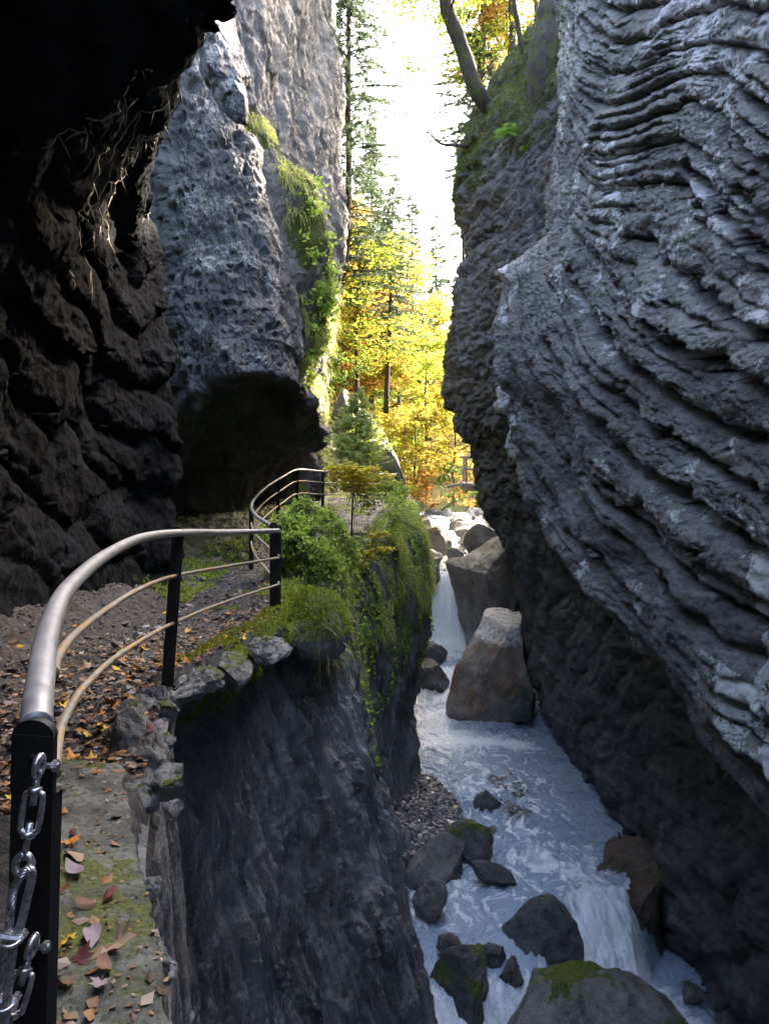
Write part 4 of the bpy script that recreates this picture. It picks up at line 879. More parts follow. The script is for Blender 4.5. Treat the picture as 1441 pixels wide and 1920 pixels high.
rope('twisted steel wire rope hanging from the upper turnbuckle beside the black post', [at(38,1645,1.045), at(50,1632,1.05), at(60,1640,1.05), at(52,1680,1.05), at(40,1730,1.045), at(28,1762,1.04), at(20,1810,1.035), at(14,1870,1.03), at(6,1960,1.02)])
rope('second leg of twisted wire rope running down the left picture edge', [at(40,1642,1.06), at(26,1668,1.06), at(20,1705,1.05), at(16,1750,1.05), at(5,1800,1.045), at(-6,1880,1.04), at(-14,1980,1.03)])
for k, (px, py) in enumerate(((22,1757), (10,1876))):
    c = at(px, py, 1.036); th = thing('rope_clamp', ['steel clamp squeezing both legs of wire rope beside the lower bolt', 'lowest steel clamp on the wire rope near the bottom edge'][k], 'clamp', loc=tuple(c), group='clamps on the wire rope')
    MB().box((0, 0, 0), (.034, .017, .010), np.array(Matrix.Rotation(.15, 3, 'Y')), .3).build('saddle', M_CHROME, th, False)
    m = MB(); m.tube(spline([(-.012, .004, -.002), (-.012, -.014, -.002), (0, -.019, -.002), (.012, -.014, -.002), (.012, .004, -.002)], 20), .003, 8); m.build('u_bolt', M_CHROME, th)
    for sx in (-.012, .012): MB().tube([(sx, .002, -.001), (sx, .011, -.001)], .0062, 6).build('nut', M_CHROME, th, False)

# footbridge across the gorge far upstream
t = thing('footbridge', 'pale timber footbridge crossing the gorge beyond the right wall', 'bridge', loc=(5.6, 29.6, -1.15)); L = np.array(t.location)
tw = NT('weathered_timber'); k = tw.noise(6, 6, .7, tw.stretch((.3, 3, 6))); M_TIMB = tw.fin(tw.ramp(k, [(.35, (.20, .19, .15)), (.65, (.44, .43, .38))]), .7, tw.bump(k, .5, .01))
MB().box((0, 0, 0), (5.2, 1.1, .08)).build('deck', M_TIMB, t, False)
for yy in (-.55, .55): MB().box((0, yy, -.17), (5.2, .12, .22)).build('beam', M_TIMB, t, False)
for yy in (-.56, .56):
    MB().box((0, yy, 1.0), (5.3, .10, .10)).build('handrail', M_TIMB, t, False); MB().box((0, yy + .001, .55), (5.2, .05, .07)).build('rail', M_TIMB, t, False)
    for xx in np.linspace(-2.5, 2.5, 5): MB().box((xx, yy - .075 * np.sign(yy), .5), (.09, .05, .98)).build('post', M_TIMB, t, False)
o = MB().tube(spline([at(838,912,29), at(870,908,28.8), at(905,911,28.6), at(960,909,28.4)], 20), .06, 8).build('log', M_TIMB); rebase(o, at(900,911,28.7)); tag(o, 'long pale log lying across the bushes under the footbridge', 'log')
# ------------------------------------------------------------------ leaves, trees, grass
from mathutils import kdtree
def quads_at(C, size, r, flat=0.0, elong=1.6, nrm=None):
    """rhombic folded leaves at centres C"""
    n = len(C); a = r.normal(size=(n, 3)); a /= np.linalg.norm(a, axis=1)[:, None]
    b = r.normal(size=(n, 3)); b[:, 2] += flat * 3 * np.sign(b[:, 2] + 1e-9); 
    if nrm is not None: b = b * .5 + nrm * 2
    a = np.cross(a, b); a /= np.linalg.norm(a, axis=1)[:, None] + 1e-9; c = np.cross(b, a); c /= np.linalg.norm(c, axis=1)[:, None] + 1e-9; up = np.cross(a, c)
    s = (size * r.uniform(.6, 1.25, n))[:, None]
    V = np.stack([C - a * s * elong / 2, C + c * s * .5 - up * s * .12, C + a * s * elong / 2, C - c * s * .5 - up * s * .12], 1).reshape(-1, 3)
    return V, np.arange(n * 4).reshape(n, 4)
t = NT('tree_bark'); k = t.noise(8, 6, .7, t.stretch((2, 2, .4)))
M_BARK = t.fin(t.ramp(k, [(.35, (.025, .02, .016)), (.65, (.11, .09, .07))]), .9, t.bump(k, 1, .03))
t = NT('mossy_bark'); k = t.noise(7, 6, .7, t.stretch((2, 2, .6))); M_MBARK = t.fin(t.mix(t.ramp(t.noise(5, 5, .7), [(.48, 0.0), (.58, .9)]), t.ramp(k, [(.35, (.016, .013, .014)), (.65, (.06, .048, .046))]), (.05, .058, .016)), .9, t.bump(k, 1, .03))
YEL = leaf_mat('yellow_leaves', [(.42, .32, .04), (.46, .38, .07), (.36, .33, .05), (.48, .42, .10)], .6)
ORG = leaf_mat('orange_leaves', [(.42, .21, .04), (.46, .28, .05), (.34, .15, .04), (.46, .32, .08)], .6)
LIM = leaf_mat('lime_leaves', [(.27, .36, .05), (.36, .42, .06), (.20, .29, .04), (.42, .42, .07)], .6)
GRN = leaf_mat('green_leaves', [(.07, .13, .02), (.12, .19, .03), (.17, .25, .04)], .45)
NEED = leaf_mat('spruce_needles', [(.05, .085, .045), (.08, .12, .06), (.11, .15, .07), (.06, .10, .07)], .35)
NEED2 = leaf_mat('young_spruce_needles', [(.38, .46, .14), (.46, .54, .18), (.54, .60, .22), (.30, .38, .12)], .55)
LIM2 = leaf_mat('fresh_green_leaves', [(.28, .44, .07), (.40, .52, .10), (.52, .60, .14), (.20, .33, .06)], .5)
YEL2 = leaf_mat('bright_yellow_leaves', [(.66, .54, .06), (.74, .62, .10), (.58, .54, .08), (.78, .66, .14)], .6)
def decid(h, seed, nleaf=9000, spread=.36, leaf=.13, sparse=1.0, crown0=.25, nbr=26, mat=YEL, trunk_r=None, lean=(0, 0)):
    r = np.random.default_rng(seed); mb = MB(); tr = trunk_r or h * .012
    zz = np.linspace(0, h * .95, 9); tp = np.stack([lean[0] * zz / h + r.normal(0, h * .008, 9).cumsum(), lean[1] * zz / h + r.normal(0, h * .008, 9).cumsum(), zz], 1); tp[0, :2] = 0
    mb.tube(tp, np.linspace(tr, tr * .15, 9), 7); tips = []
    for k in range(nbr):
        u = crown0 + (1 - crown0) * (k + r.random()) / nbr * .97; p = np.array([np.interp(u, np.linspace(0, 1, 9), tp[:, j]) for j in range(3)])
        a = r.uniform(0, 6.28); ln = h * spread * (math.sin(math.pi * min(1, (u - crown0) / (1 - crown0) * .8 + .2)) ** .7) * r.uniform(.6, 1.15)
        d = np.array([math.cos(a), math.sin(a), r.uniform(.15, .8)]); q = [p + d * ln * s + np.array([0, 0, -.12 * ln * s * s]) + r.normal(0, .03 * ln, 3) * (s > 0) for s in (0, .35, .7, 1)]
        mb.tube(q, [tr * .3, tr * .2, tr * .12, tr * .05], 4)
        for s in np.linspace(.25, 1, 5):
            b0 = np.array([np.interp(s, (0, .35, .7, 1), [v[j] for v in q]) for j in range(3)])
            for _ in range(2):
                dd = r.normal(size=3) * [1, 1, .5]; dd /= np.linalg.norm(dd); e = b0 + dd * ln * .3 * r.uniform(.4, 1); mb.tube([b0, (b0 + e) / 2 + [0, 0, .02 * h * .1], e], [tr * .08, tr * .05, tr * .03], 3)
                tips += [b0 * .5 + e * .5, e]
    tips = np.array(tips); w = r.random(len(tips)) ** 1.5 + .05; C = tips[r.choice(len(tips), nleaf, p=w / w.sum())] + r.normal(0, 1, (nleaf, 3)) * h * .028 * [1, 1, .55]
    V, Q = quads_at(C, leaf * np.ones(nleaf), r, flat=.4)
    return mb, (V, Q), mat
def spruce(h, seed, rad, crown0=.12, whorl=.28, per=9, spray=.16, droop=.35, trunk_r=None, dens=1.0, lean=(0, 0), bend=None):
    r = np.random.default_rng(seed); mb = MB(); tr = trunk_r or h * .011; zz = np.linspace(0, h, 12)
    tp = np.stack([lean[0] * zz / h, lean[1] * zz / h, zz], 1) + r.normal(0, h * .0012, (12, 3)).cumsum(0) * [1, 1, 0]
    if bend is not None: tp[:, 0] += bend * np.exp(-zz / (h * .07))
    mb.tube(tp, np.linspace(tr, tr * .1, 12), 7); C = []; D = []; S = []
    z = h * crown0
    while z < h * .99:
        u = (z - h * crown0) / (h * (1 - crown0)); R = rad * (1 - u) ** .8 * (1 if u > .06 else .75) + .05; c = np.array([np.interp(z, zz, tp[:, j]) for j in range(3)])
        for k in range(max(4, int(per * r.uniform(.7, 1.2)))):
            a = r.uniform(0, 6.28); ln = R * r.uniform(.55, 1.15); s = np.linspace(0, 1, 6); up = .12
            q = np.stack([c[0] + math.cos(a) * ln * s, c[1] + math.sin(a) * ln * s, c[2] + r.normal(0, .04) + ln * (up * s - droop * s ** 2 + .12 * s ** 4)], 1)
            mb.tube(q, np.linspace(tr * .16, tr * .03, 6), 3)
            m = max(3, int(ln / spray * 7 * dens)); ss = r.uniform(.12, 1, m) ** .8
            for w_ in ss:
                p = np.array([np.interp(w_, s, q[:, j]) for j in range(3)]); side = r.choice([-1, 1]); b = a + side * r.uniform(.4, 1.2)
                C.append(p); D.append([math.cos(b), math.sin(b), -r.uniform(.15, .9)]); S.append(spray * r.uniform(.6, 1.3) * (1.15 - .5 * w_))
        z += whorl * (1 - .45 * u) * r.uniform(.8, 1.2)
    C = np.array(C); D = np.array(D); D /= np.linalg.norm(D, axis=1)[:, None]; S = np.array(S)[:, None]
    sd = np.cross(D, r.normal(size=D.shape)); sd /= np.linalg.norm(sd, axis=1)[:, None]
    w1 = S * .085; V = []; 
    # each spray: a feathered strip of three narrow rhombi
    for off, k in ((0, 1.0), (.9, .62), (-.9, .62)):
        d2 = D + sd * off; d2 /= np.linalg.norm(d2, axis=1)[:, None]; st = C + D * S * (.0 if k == 1 else .15)
        V.append(np.stack([st, st + d2 * S * k * .45 + sd * w1, st + d2 * S * k * 1.1, st + d2 * S * k * .45 - sd * w1], 1).reshape(-1, 3))
    V = np.concatenate(V); return mb, (V, np.arange(len(V)).reshape(-1, 4)), NEED
def plant_tree(kind, parts, loc, label, cat='tree', group=None, mat=None, bark=None):
    mb, (V, Q), m0 = parts; t = thing(kind, label, cat, loc=tuple(float(v) for v in loc), group=group)
    mb.build('trunk', bark or M_BARK, t); mk('crown', V, Q, mat or m0, t, smooth=False); return t
def copy_tree_mat(src, loc, rz, sc, label, group, mat):
    c = src.copy(); COL.objects.link(c); c.location = loc; c.rotation_euler = (0, 0, rz); c.scale = (sc,) * 3; c['label'] = label; c['group'] = group
    for ch in src.children:
        d = ch.copy(); COL.objects.link(d); d.parent = c
        if ch.name.startswith('crown') and mat: d.material_slots[0].link = 'OBJECT'; d.material_slots[0].material = mat
    return c
# far slope: broadleaved trees and spruces seen through the gap
PD = [decid(9, 1, 8000, leaf=.17), decid(11, 2, 9000, leaf=.17, spread=.30), decid(8, 3, 8000, leaf=.16, spread=.42)]
PS = [spruce(15, 11, 2.2, spray=.30, whorl=.42, per=9), spruce(13, 12, 1.9, spray=.28, whorl=.42, per=9)]
LB = {'y': 'yellow broadleaved tree in the crowd on the far slope', 'o': 'orange leaved tree in the crowd on the far slope', 'l': 'lime green broadleaved tree in the crowd on the far slope', 's': 'dark spruce standing among yellow trees on the far slope'}
MM = {'y': YEL, 'o': ORG, 'l': LIM}
GR = {'y': 'yellow trees on the far slope', 'o': 'orange trees on the far slope', 'l': 'lime green trees on the far slope', 's': 'spruces on the far slope'}
r = np.random.default_rng(77); first = {}
spots = []
for d in (36, 41, 46, 52, 58, 65, 73, 82, 92, 104, 118):
    for k in range(7 if d > 45 else 6):
        f = -.17 + .36 * (k + r.uniform(.1, .9)) / (7 if d > 45 else 6); x = f * d
        if d < 49 and -2.3 < x - streamx(min(d, 60)) < 4.8: continue
        spots.append((x, d + r.uniform(-2, 2)))
for i, (x, y) in enumerate(spots):
    q = r.random(); px = CX + F * x / y
    kd = 's' if q < .26 else 'o' if q < .40 else 'l' if q < .76 else 'y'
    j = int(r.integers(0, 2 if kd == 's' else 3)); key = ('s' if kd == 's' else 'd', j); z = ground(x, y) - .3; sc = r.uniform(.75, 1.2) * (1 if y > 45 else .75)
    if key not in first:
        t = plant_tree('spruce_tree' if kd == 's' else 'broadleaved_tree', (PS if kd == 's' else PD)[j], (x, y, z), LB[kd], group=GR[kd])
        first[key] = t; t.scale = (sc,) * 3
        if kd != 's': ch = [c for c in t.children if c.name.startswith('crown')][0]; ch.material_slots[0].link = 'OBJECT'; ch.material_slots[0].material = MM[kd]
    else: copy_tree_mat(first[key], (x, y, z), r.uniform(0, 6), sc, LB[kd], GR[kd], MM.get(kd))
# named trees nearer by
o = B(610, 735, 748, 960, 29.0, M_R2, 81, 'dark mossy rock outcrop below the slender spruce beyond the railing', cuts=12, dep=1.0, sink=.3, moss=.6, n=5)
def tree_at(kind, parts, px, py, d, label, **k): return plant_tree(kind, parts, at(px, py, d), label, **k)
tree_at('spruce_tree', spruce(19, 21, 3.1, crown0=.0, spray=.20, whorl=.30, per=9, trunk_r=.14, bend=-.35, dens=1.0), 652, 560, 27, 'tallest spruce with bare trunk hugging the edge of the grey cliff')
tree_at('spruce_tree', spruce(9.6, 22, 1.7, crown0=.28, spray=.20, whorl=.26, per=8, trunk_r=.11, lean=(.35, 0)), 724, 775, 30, 'slender spruce on the dark outcrop with its lower trunk bare')
tree_at('spruce_tree', spruce(16, 23, 2.5, spray=.25, whorl=.36, dens=1.2), 698, 810, 38, 'spruce behind the bare trunk of the slender spruce left of the sky gap')
tree_at('spruce_tree', spruce(14, 24, 2.2, spray=.28, whorl=.38), 772, 790, 46, 'spruce with its tip in the middle of the sky gap')
tree_at('spruce_tree', spruce(15, 25, 2.2, spray=.28, whorl=.38), 816, 760, 58, 'spruce nearest to the right wall at the foot of the sky')
tree_at('broadleaved_tree', decid(7.5, 31, 7000, leaf=.10, spread=.4, crown0=.2), 668, 780, 28, 'lime yellow tree with two thin trunks left of the slender spruce', mat=LIM)
tree_at('broadleaved_tree', decid(8.5, 32, 7000, leaf=.11, spread=.33, crown0=.15), 640, 800, 33, 'orange tree glowing at the foot of the grey cliff edge', mat=ORG)
tree_at('broadleaved_tree', decid(6.0, 33, 7000, leaf=.10, spread=.5, crown0=.1), 798, 870, 34, 'bright lime tree leaning over the stream right of the outcrop', mat=LIM)
tree_at('broadleaved_tree', decid(4.6, 34, 6500, leaf=.10, spread=.55, crown0=.05), 850, 905, 33, 'bright yellow bushy tree against the right wall in front of the footbridge', mat=YEL)
tree_at('broadleaved_tree', decid(3.6, 35, 5000, leaf=.09, spread=.6, crown0=.05), 775, 935, 30.5, 'low golden tree with spreading branches above the rock field', mat=YEL)
tree_at('broadleaved_tree', decid(11.0, 38, 9000, leaf=.11, spread=.26, crown0=.25), 655, 790, 36, 'tall orange tree between the bare spruce trunk and the slender spruce', mat=ORG)
tree_at('broadleaved_tree', decid(9.0, 36, 8000, leaf=.11, spread=.33, crown0=.2), 752, 790, 38, 'yellow tree filling the space right of the slender spruce', mat=YEL)
# little spruce and yellow shrub rooted on the cliff by the path
t = tree_at('young_spruce', spruce(3.25, 41, .70, crown0=.52, spray=.10, whorl=.075, per=10, droop=.05, trunk_r=.022, dens=1.1, lean=(.12, 0)), 657, 1064, 14, 'young spruce with a bare lower stem rising in front of the far railing', mat=NEED2)
def leafy(name, label, cat, segs, n, leaf, mat, seed, spread=.08, stemr=.006, flat=1.0, parent_loc=None, bark=None):
    """twigs given as world polylines carrying flat leaves"""
    r = np.random.default_rng(seed); L = np.array(parent_loc if parent_loc is not None else segs[0][0]); t = thing(name, label, cat, loc=tuple(L)); mb = MB(); C = []
    for sgm in segs:
        p = spline(np.array(sgm) - L, 12); mb.tube(p, np.linspace(stemr, stemr * .3, 12), 5)
        for k in range(int(n / len(segs))): u = r.uniform(.25, 1) ** .8 * 11; i = min(int(u), 10); C.append(p[i] * (1 - u + i) + p[i+1] * (u - i) + r.normal(0, spread, 3) * [1, 1, .35])
    mb.build('stem', bark or M_BARK, t); C = np.array(C); V, Q = quads_at(C, leaf * np.ones(len(C)), r, flat=flat, elong=1.4); mk('foliage', V, Q, mat, t, smooth=False); return t
A = at
sg = [[A(662,1010,13.6), A(668,930,13.6), A(690,900,13.4), A(735,893,13.2)], [A(664,960,13.6), A(650,905,13.4), A(622,875,13.2)], [A(664,940,13.6), A(672,895,13.3), A(700,878,13)],
      [A(664,960,13.6), A(640,900,13.9), A(632,885,14)], [A(664,930,13.6), A(700,915,13.9), A(740,905,14.2)], [A(664,930,13.6), A(660,890,13.0), A(655,872,12.9)]]
leafy('beech_shrub', 'yellow leaved shrub spread in flat layers round the stem of the young spruce', 'shrub', sg, 1300, .075, YEL2, 51, spread=.09, flat=2)
sg = [[A(668,1100,13), A(690,1040,12.8), A(735,1028,12.6)], [A(690,1090,13.2), A(700,1010,13), A(725,1000,12.9)], [A(668,1100,13), A(672,1060,12.7), A(664,1035,12.6)]]
leafy('beech_shrub', 'small golden shrub hanging on the cliff face below the young spruce', 'shrub', sg, 380, .07, YEL2, 52, spread=.06, flat=2)
sg = [[A(700,1000,14), A(720,930,14), A(735,905,14)], [A(740,1000,15.5), A(745,940,15.3), A(760,915,15.2)], [A(690,990,13.6), A(688,940,13.6), A(700,915,13.7)], [A(725,1050,14.6), A(735,985,14.4), A(755,960,14.4)]]
leafy('lime_shrub', 'lime green shrub leaning over the rim right of the young spruce', 'shrub', sg, 1100, .06, LIM2, 53, spread=.13, flat=.6)
# shrubs beyond the end of the path
for k, (px, py, d, lab, m, h) in enumerate([(800,960,29,'low brownish bush on the bank above the rock field',ORG,1.6),(850,950,31,'green bush on the bank under the footbridge',GRN,1.8),(885,955,33,'reddish bush next to the right wall under the footbridge',ORG,1.7),(640,915,26,'green bush crowding the end of the far railing',GRN,1.6),(620,760,24.5,'dark green bush on the foot of the grey cliff above the far railing',GRN,1.8),(700,880,27,'pale green bush behind the far end of the railing',LIM,1.7),(770,900,34,'olive bush behind the end post of the far railing',LIM,2.0)]):
    tree_at('bush', decid(h, 60 + k, 3500, leaf=.055, spread=.7, crown0=.05, nbr=20), px, py, d, lab, cat='bush', mat=m)

# trees on top of the right buttress
def limb(name, label, pts, r0, r1, mat=M_MBARK, twigs=0, seed=0, cat='tree'):
    L = np.array(pts[0]); t = thing(name, label, cat, loc=tuple(L)); p = spline(np.array(pts) - L, 40); r = np.random.default_rng(seed)
    p = p + .04 * np.stack([fbm(p + seed * 3, 1.2, 3, off=k) for k in range(3)], 1) * np.linspace(0, 1, 40)[:, None] * min(1, r0 * 8)
    MB().tube(p, np.linspace(r0, r1, 40) * (1 + .15 * fbm(p + seed, 3, 2)), 10).build('trunk', mat, t)
    return t, p
t, p = limb('leaning_tree', 'leaning bent tree trunk with mossy foot on top of the right buttress', [A(930,215,19.5), A(898,178,19), A(872,110,18.8), A(855,60,18.6), A(838,10,18.4), A(828,-80,18.2), A(840,-260,18)], .22, .13, seed=3)
r = np.random.default_rng(5); mb = MB(); tips = []
for k in range(26):
    b = p[int(r.integers(22, 40))]; d = r.normal(size=3); d[2] = abs(d[2]) * .4; d /= np.linalg.norm(d); ln = r.uniform(.6, 1.8); q = [b, b + d * ln * .5 + [0, 0, .1], b + d * ln]; mb.tube(q, [.03, .02, .008], 4); tips += [q[1] * .5 + q[2] * .5, q[2]]
C = np.array(tips)[r.integers(0, len(tips), 5200)] + r.normal(0, .26, (5200, 3)); V, Q = quads_at(C, .07 * np.ones(len(C)), r); mb.build('branch', M_BARK, t); mk('crown', V, Q, LIM, t, smooth=False)
limb('thin_tree', 'thin dark trunk beside the mossy stump on the right buttress', [A(992,125,18.6), A(978,90,18.4), A(970,40,18.3), A(962,-10,18.2), A(955,-120,18.1)], .075, .05, seed=4)
limb('orange_trunk_tree', 'straight pale orange trunk standing behind the thin dark trunk', [A(962,150,23), A(960,60,23), A(958,-60,23)], .12, .09, mat=M_BARK, seed=5)
limb('mossy_stump', 'thick mossy trunk base against the upper edge of the layered wall', [A(1062,360,16.9), A(1040,230,16.7), A(1030,130,16.4), A(1032,50,16.3), A(1040,-20,16.3), A(1048,-200,16.4)], .62, .20, seed=6)
t, p = limb('bare_branch', 'bare forked branch poking out of the buttress into the sky', [A(880,272,19.6), A(850,272,19.5), A(825,268,19.3), A(806,250,19.2), A(797,246,19.1)], .055, .012, mat=M_BARK, seed=7, cat='branch')
mb = MB(); 
for s_, e_ in ((20, (.0, .1, -.28)), (26, (-.3, 0, -.1)), (14, (-.1, 0, .2)), (32, (-.1, .1, .22)), (30, (-.25, .1, .02))): mb.tube([p[s_], p[s_] + np.array(e_) * .6 + [.02, 0, .03], p[s_] + np.array(e_)], [.014, .009, .004], 4)
mb.build('twig', M_BARK, t)
tree_at('spruce_tree', spruce(11, 71, 2.2, crown0=.02, spray=.17, whorl=.26, per=11, dens=1.3), 905, 330, 25, 'bluish spruce hanging over the right buttress behind the leaning trunk')
tree_at('broadleaved_tree', decid(6.5, 72, 8500, leaf=.085, spread=.45, crown0=.1), 955, 190, 24.5, 'orange and green leaved tree behind the trunks on the right buttress', mat=ORG)
tree_at('broadleaved_tree', decid(7.0, 73, 7000, leaf=.075, spread=.38, crown0=.1), 1005, 160, 22.5, 'green leaved tree behind the mossy stump at the top of the picture', mat=LIM)
tree_at('broadleaved_tree', decid(8.0, 75, 8000, leaf=.08, spread=.42, crown0=.1), 905, 235, 24, 'airy lime and yellow tree filling the sky left of the orange tree on the buttress', mat=LIM)
tree_at('spruce_tree', spruce(7, 74, 1.3, crown0=.02, spray=.22, whorl=.3, per=7, dens=.7), 868, 560, 30, 'faint small spruce peeking past the right buttress halfway up')

# grass, moss cushions, hanging tufts
def blades(name, P, N, L, w, mat, seed, label, droop=.6, lean=(0, 0, 0), cat='grass'):
    r = np.random.default_rng(seed); n = len(P); d = N + r.normal(0, .55, (n, 3)) + np.array(lean); d /= np.linalg.norm(d, axis=1)[:, None]
    Ls = (L * r.uniform(.45, 1.2, n))[:, None]; sd = np.cross(d, r.normal(size=(n, 3))); sd /= np.linalg.norm(sd, axis=1)[:, None]; sd *= w
    g = np.array([0, 0, -1.0]) * droop; p1 = P + d * Ls * .5 + g * Ls * .12; p2 = P + d * Ls * .85 + g * Ls * .6
    V = np.stack([P - sd, P + sd, p1 + sd * .8, p1 - sd * .8, p2], 1).reshape(-1, 3); b = (np.arange(n) * 5)[:, None]
    o = mk(name, V, [np.concatenate([b, b+1, b+2, b+3], 1), np.concatenate([b+3, b+2, b+4], 1)], mat, smooth=False)
    return tag(o, label, cat, kind='stuff')
def pick(key, cond, n, seed):
    P, N = SURF[key]; k = np.where(cond(P, N))[0]
    if len(k) == 0: print('EMPTY', key); k = np.array([0])
    k = k[np.random.default_rng(seed).integers(0, len(k), n)]; return P[k] + np.random.default_rng(seed + 1).normal(0, .012, (n, 3)), N[k]
MOSSB = leaf_mat('moss_tips', [(.14, .20, .02), (.26, .34, .03), (.38, .46, .05), (.20, .22, .03)], .35, .8)
GRAS = leaf_mat('grass_blades', [(.22, .32, .06), (.34, .44, .08), (.46, .50, .12), (.18, .26, .05)], .45)
DRYG = leaf_mat('hanging_grass', [(.38, .45, .10), (.55, .58, .18), (.30, .38, .08), (.62, .56, .24)], .45)
def nz(P, f, o): return fbm(P, f, 3, off=o)
P, N = pick('path', lambda P, N: (P[:, 1] > 5.3) & (P[:, 1] < 11) & (rimx(P[:, 1]) - P[:, 0] < .28) & (nz(P, 2.5, 3) > -.25), 26000, 1)
blades('moss', P, N, .035, .004, MOSSB, 2, 'bright green moss cushions lining the broken rim of the path', 0.3, cat='moss')
P, N = pick('left_cliff', lambda P, N: (P[:, 1] > 5.4) & (P[:, 1] < 10.5) & (P[:, 2] > -2.05) & (nz(P, 2.2, 5) > -.1), 22000, 3)
blades('moss', P, N, .04, .004, MOSSB, 4, 'moss hanging over the dark cliff just under the path rim', .8, cat='moss')
P, N = pick(KNOB.name, lambda P, N: N[:, 2] > -.05, 12000, 5); blades('moss', P, N, .04, .004, MOSSB, 6, 'thick yellow green moss covering the knob beyond the corner post', .4, cat='moss')
P, N = pick(KNOB.name, lambda P, N: (N[:, 0] > .2) & (N[:, 2] < .6), 120, 15); blades('grass', P, N, .22, .004, DRYG, 16, 'long grass drooping from the right side of the mossy knob', 1.4)
P, N = pick(HUMP.name, lambda P, N: (N[:, 2] > -.15) & (nz(P, 2.5, 3) > -.3), 11000, 7); blades('herbs', P, N, .09, .010, GRAS, 8, 'fresh green herbs and fern tips covering the rock hump by the bend', .8, cat='herbs')
P, N = pick(HUMP.name, lambda P, N: (N[:, 0] > .1), 1200, 27); blades('grass', P, N, .2, .006, DRYG, 28, 'pale grass drooping from the right flank of the rock hump', 1.5)
P, N = pick(HUMP.name, lambda P, N: (N[:, 2] > -.35) & (nz(P, 3.5, 8) > -.1), 5000, 71); V, Q = quads_at(P + N * .07 + np.random.default_rng(1).normal(0, .03, P.shape), .038 * np.ones(len(P)), np.random.default_rng(4)); tag(mk('leafy_plants', V, Q, LIM2, smooth=False), 'small bright green leaves spread over the rock hump by the bend', 'plants', kind='stuff')
P, N = pick('left_cliff', lambda P, N: (P[:, 1] > 11) & (P[:, 1] < 22) & (P[:, 2] > -3.1 + .3 * nz(P, 1.5, 1)) & (P[:, 2] > -3.4) & (nz(P * [1, 1, .5], 1.6, 6) > .2), 7000, 9)
blades('hanging_grass', P, N, .26, .008, DRYG, 10, 'yellow green grass curtains hanging down the mid cliff below the railing', 1.7)
P, N = pick('left_cliff', lambda P, N: (P[:, 1] > 9.5) & (P[:, 1] < 20) & (P[:, 2] > -4.6) & (nz(P * [1, 1, .6], 1.9, 16) > .12), 9000, 11)
V, Q = quads_at(P + N * .05, .045 * np.ones(len(P)), np.random.default_rng(3)); tag(mk('creeping_plants', V, Q, LIM2, smooth=False), 'small leaved plants creeping over the mid cliff face', 'plants', kind='stuff')
P, N = pick('path', lambda P, N: (P[:, 1] > 9.5) & (P[:, 1] < 26) & ((rimx(P[:, 1]) - P[:, 0] < .5) | (nz(P, 1, 9) > .35) & (P[:, 1] > 17)) , 16000, 13); blades('grass', P, N, .15, .006, GRAS, 14, 'green grass fringe along the outer edge of the far path', .6)
P, N = pick('path', lambda P, N: (P[:, 1] > 9) & (P[:, 1] < 15.5) & (P[:, 0] < -2.35) & (P[:, 0] > -3.2) & (nz(P, 1.6, 9) > -.05), 5000, 23); blades('low_plants', P, N, .09, .012, GRAS, 24, 'low green plants at the inner foot of the wall where the cave ends', .6, cat='plants')
# ledge garden on the grey cliff
led = lambda P: np.abs(P[:, 1] - 17.2 - .32 * (5.0 - P[:, 2]))
P, N = pick('grey_cliff', lambda P, N: (led(P) < .6) & (P[:, 2] > 1.6) & (P[:, 2] < 7.2) & (P[:, 0] > -3.2) & (nz(P, 1.6, 2) > .12), 3600, 31); blades('hanging_grass', P, N, .22, .008, DRYG, 32, 'bright grass tufts hanging along the slanting ledge of the grey cliff', 1.7)
P, N = pick('grey_cliff', lambda P, N: (led(P) < .5) & (P[:, 2] > 1.6) & (P[:, 2] < 6) & (P[:, 0] > -3.2) & (nz(P, 2.2, 12) > .15), 1500, 33)
V, Q = quads_at(P + N * .14 + np.random.default_rng(1).normal(0, .07, P.shape), .085 * np.ones(len(P)), np.random.default_rng(4)); tag(mk('leafy_plants', V, Q, LIM2, smooth=False), 'lime leaved plants growing on the slanting ledge of the grey cliff', 'plants', kind='stuff')
P, N = pick('grey_cliff', lambda P, N: (P[:, 1] > 19.5) & (P[:, 1] < 26) & (P[:, 2] < 4.5) & (P[:, 2] > -1) & (nz(P, 1.5, 12) > .35), 1800, 35); blades('hanging_grass', P, N, .34, .009, DRYG, 36, 'hanging grass on the far lower edge of the grey cliff above the railing', 1.6)
P, N = pick('gorge_buttress', lambda P, N: (P[:, 1] > 14) & (P[:, 1] < 24) & (P[:, 2] > 6.6) & (P[:, 2] < 12) & (nz(P, .8, 12) > -.25), 36000, 37); blades('moss', P, N, .12, .007, leaf_mat('dark_moss', [(.05, .075, .012), (.09, .12, .02), (.14, .17, .03)], .3), 38, 'dark olive moss and turf draped over the top of the right buttress', 1.1, cat='moss')
t_ = leaf_mat('fern_green', [(.16, .30, .05), (.22, .38, .07)], .5)
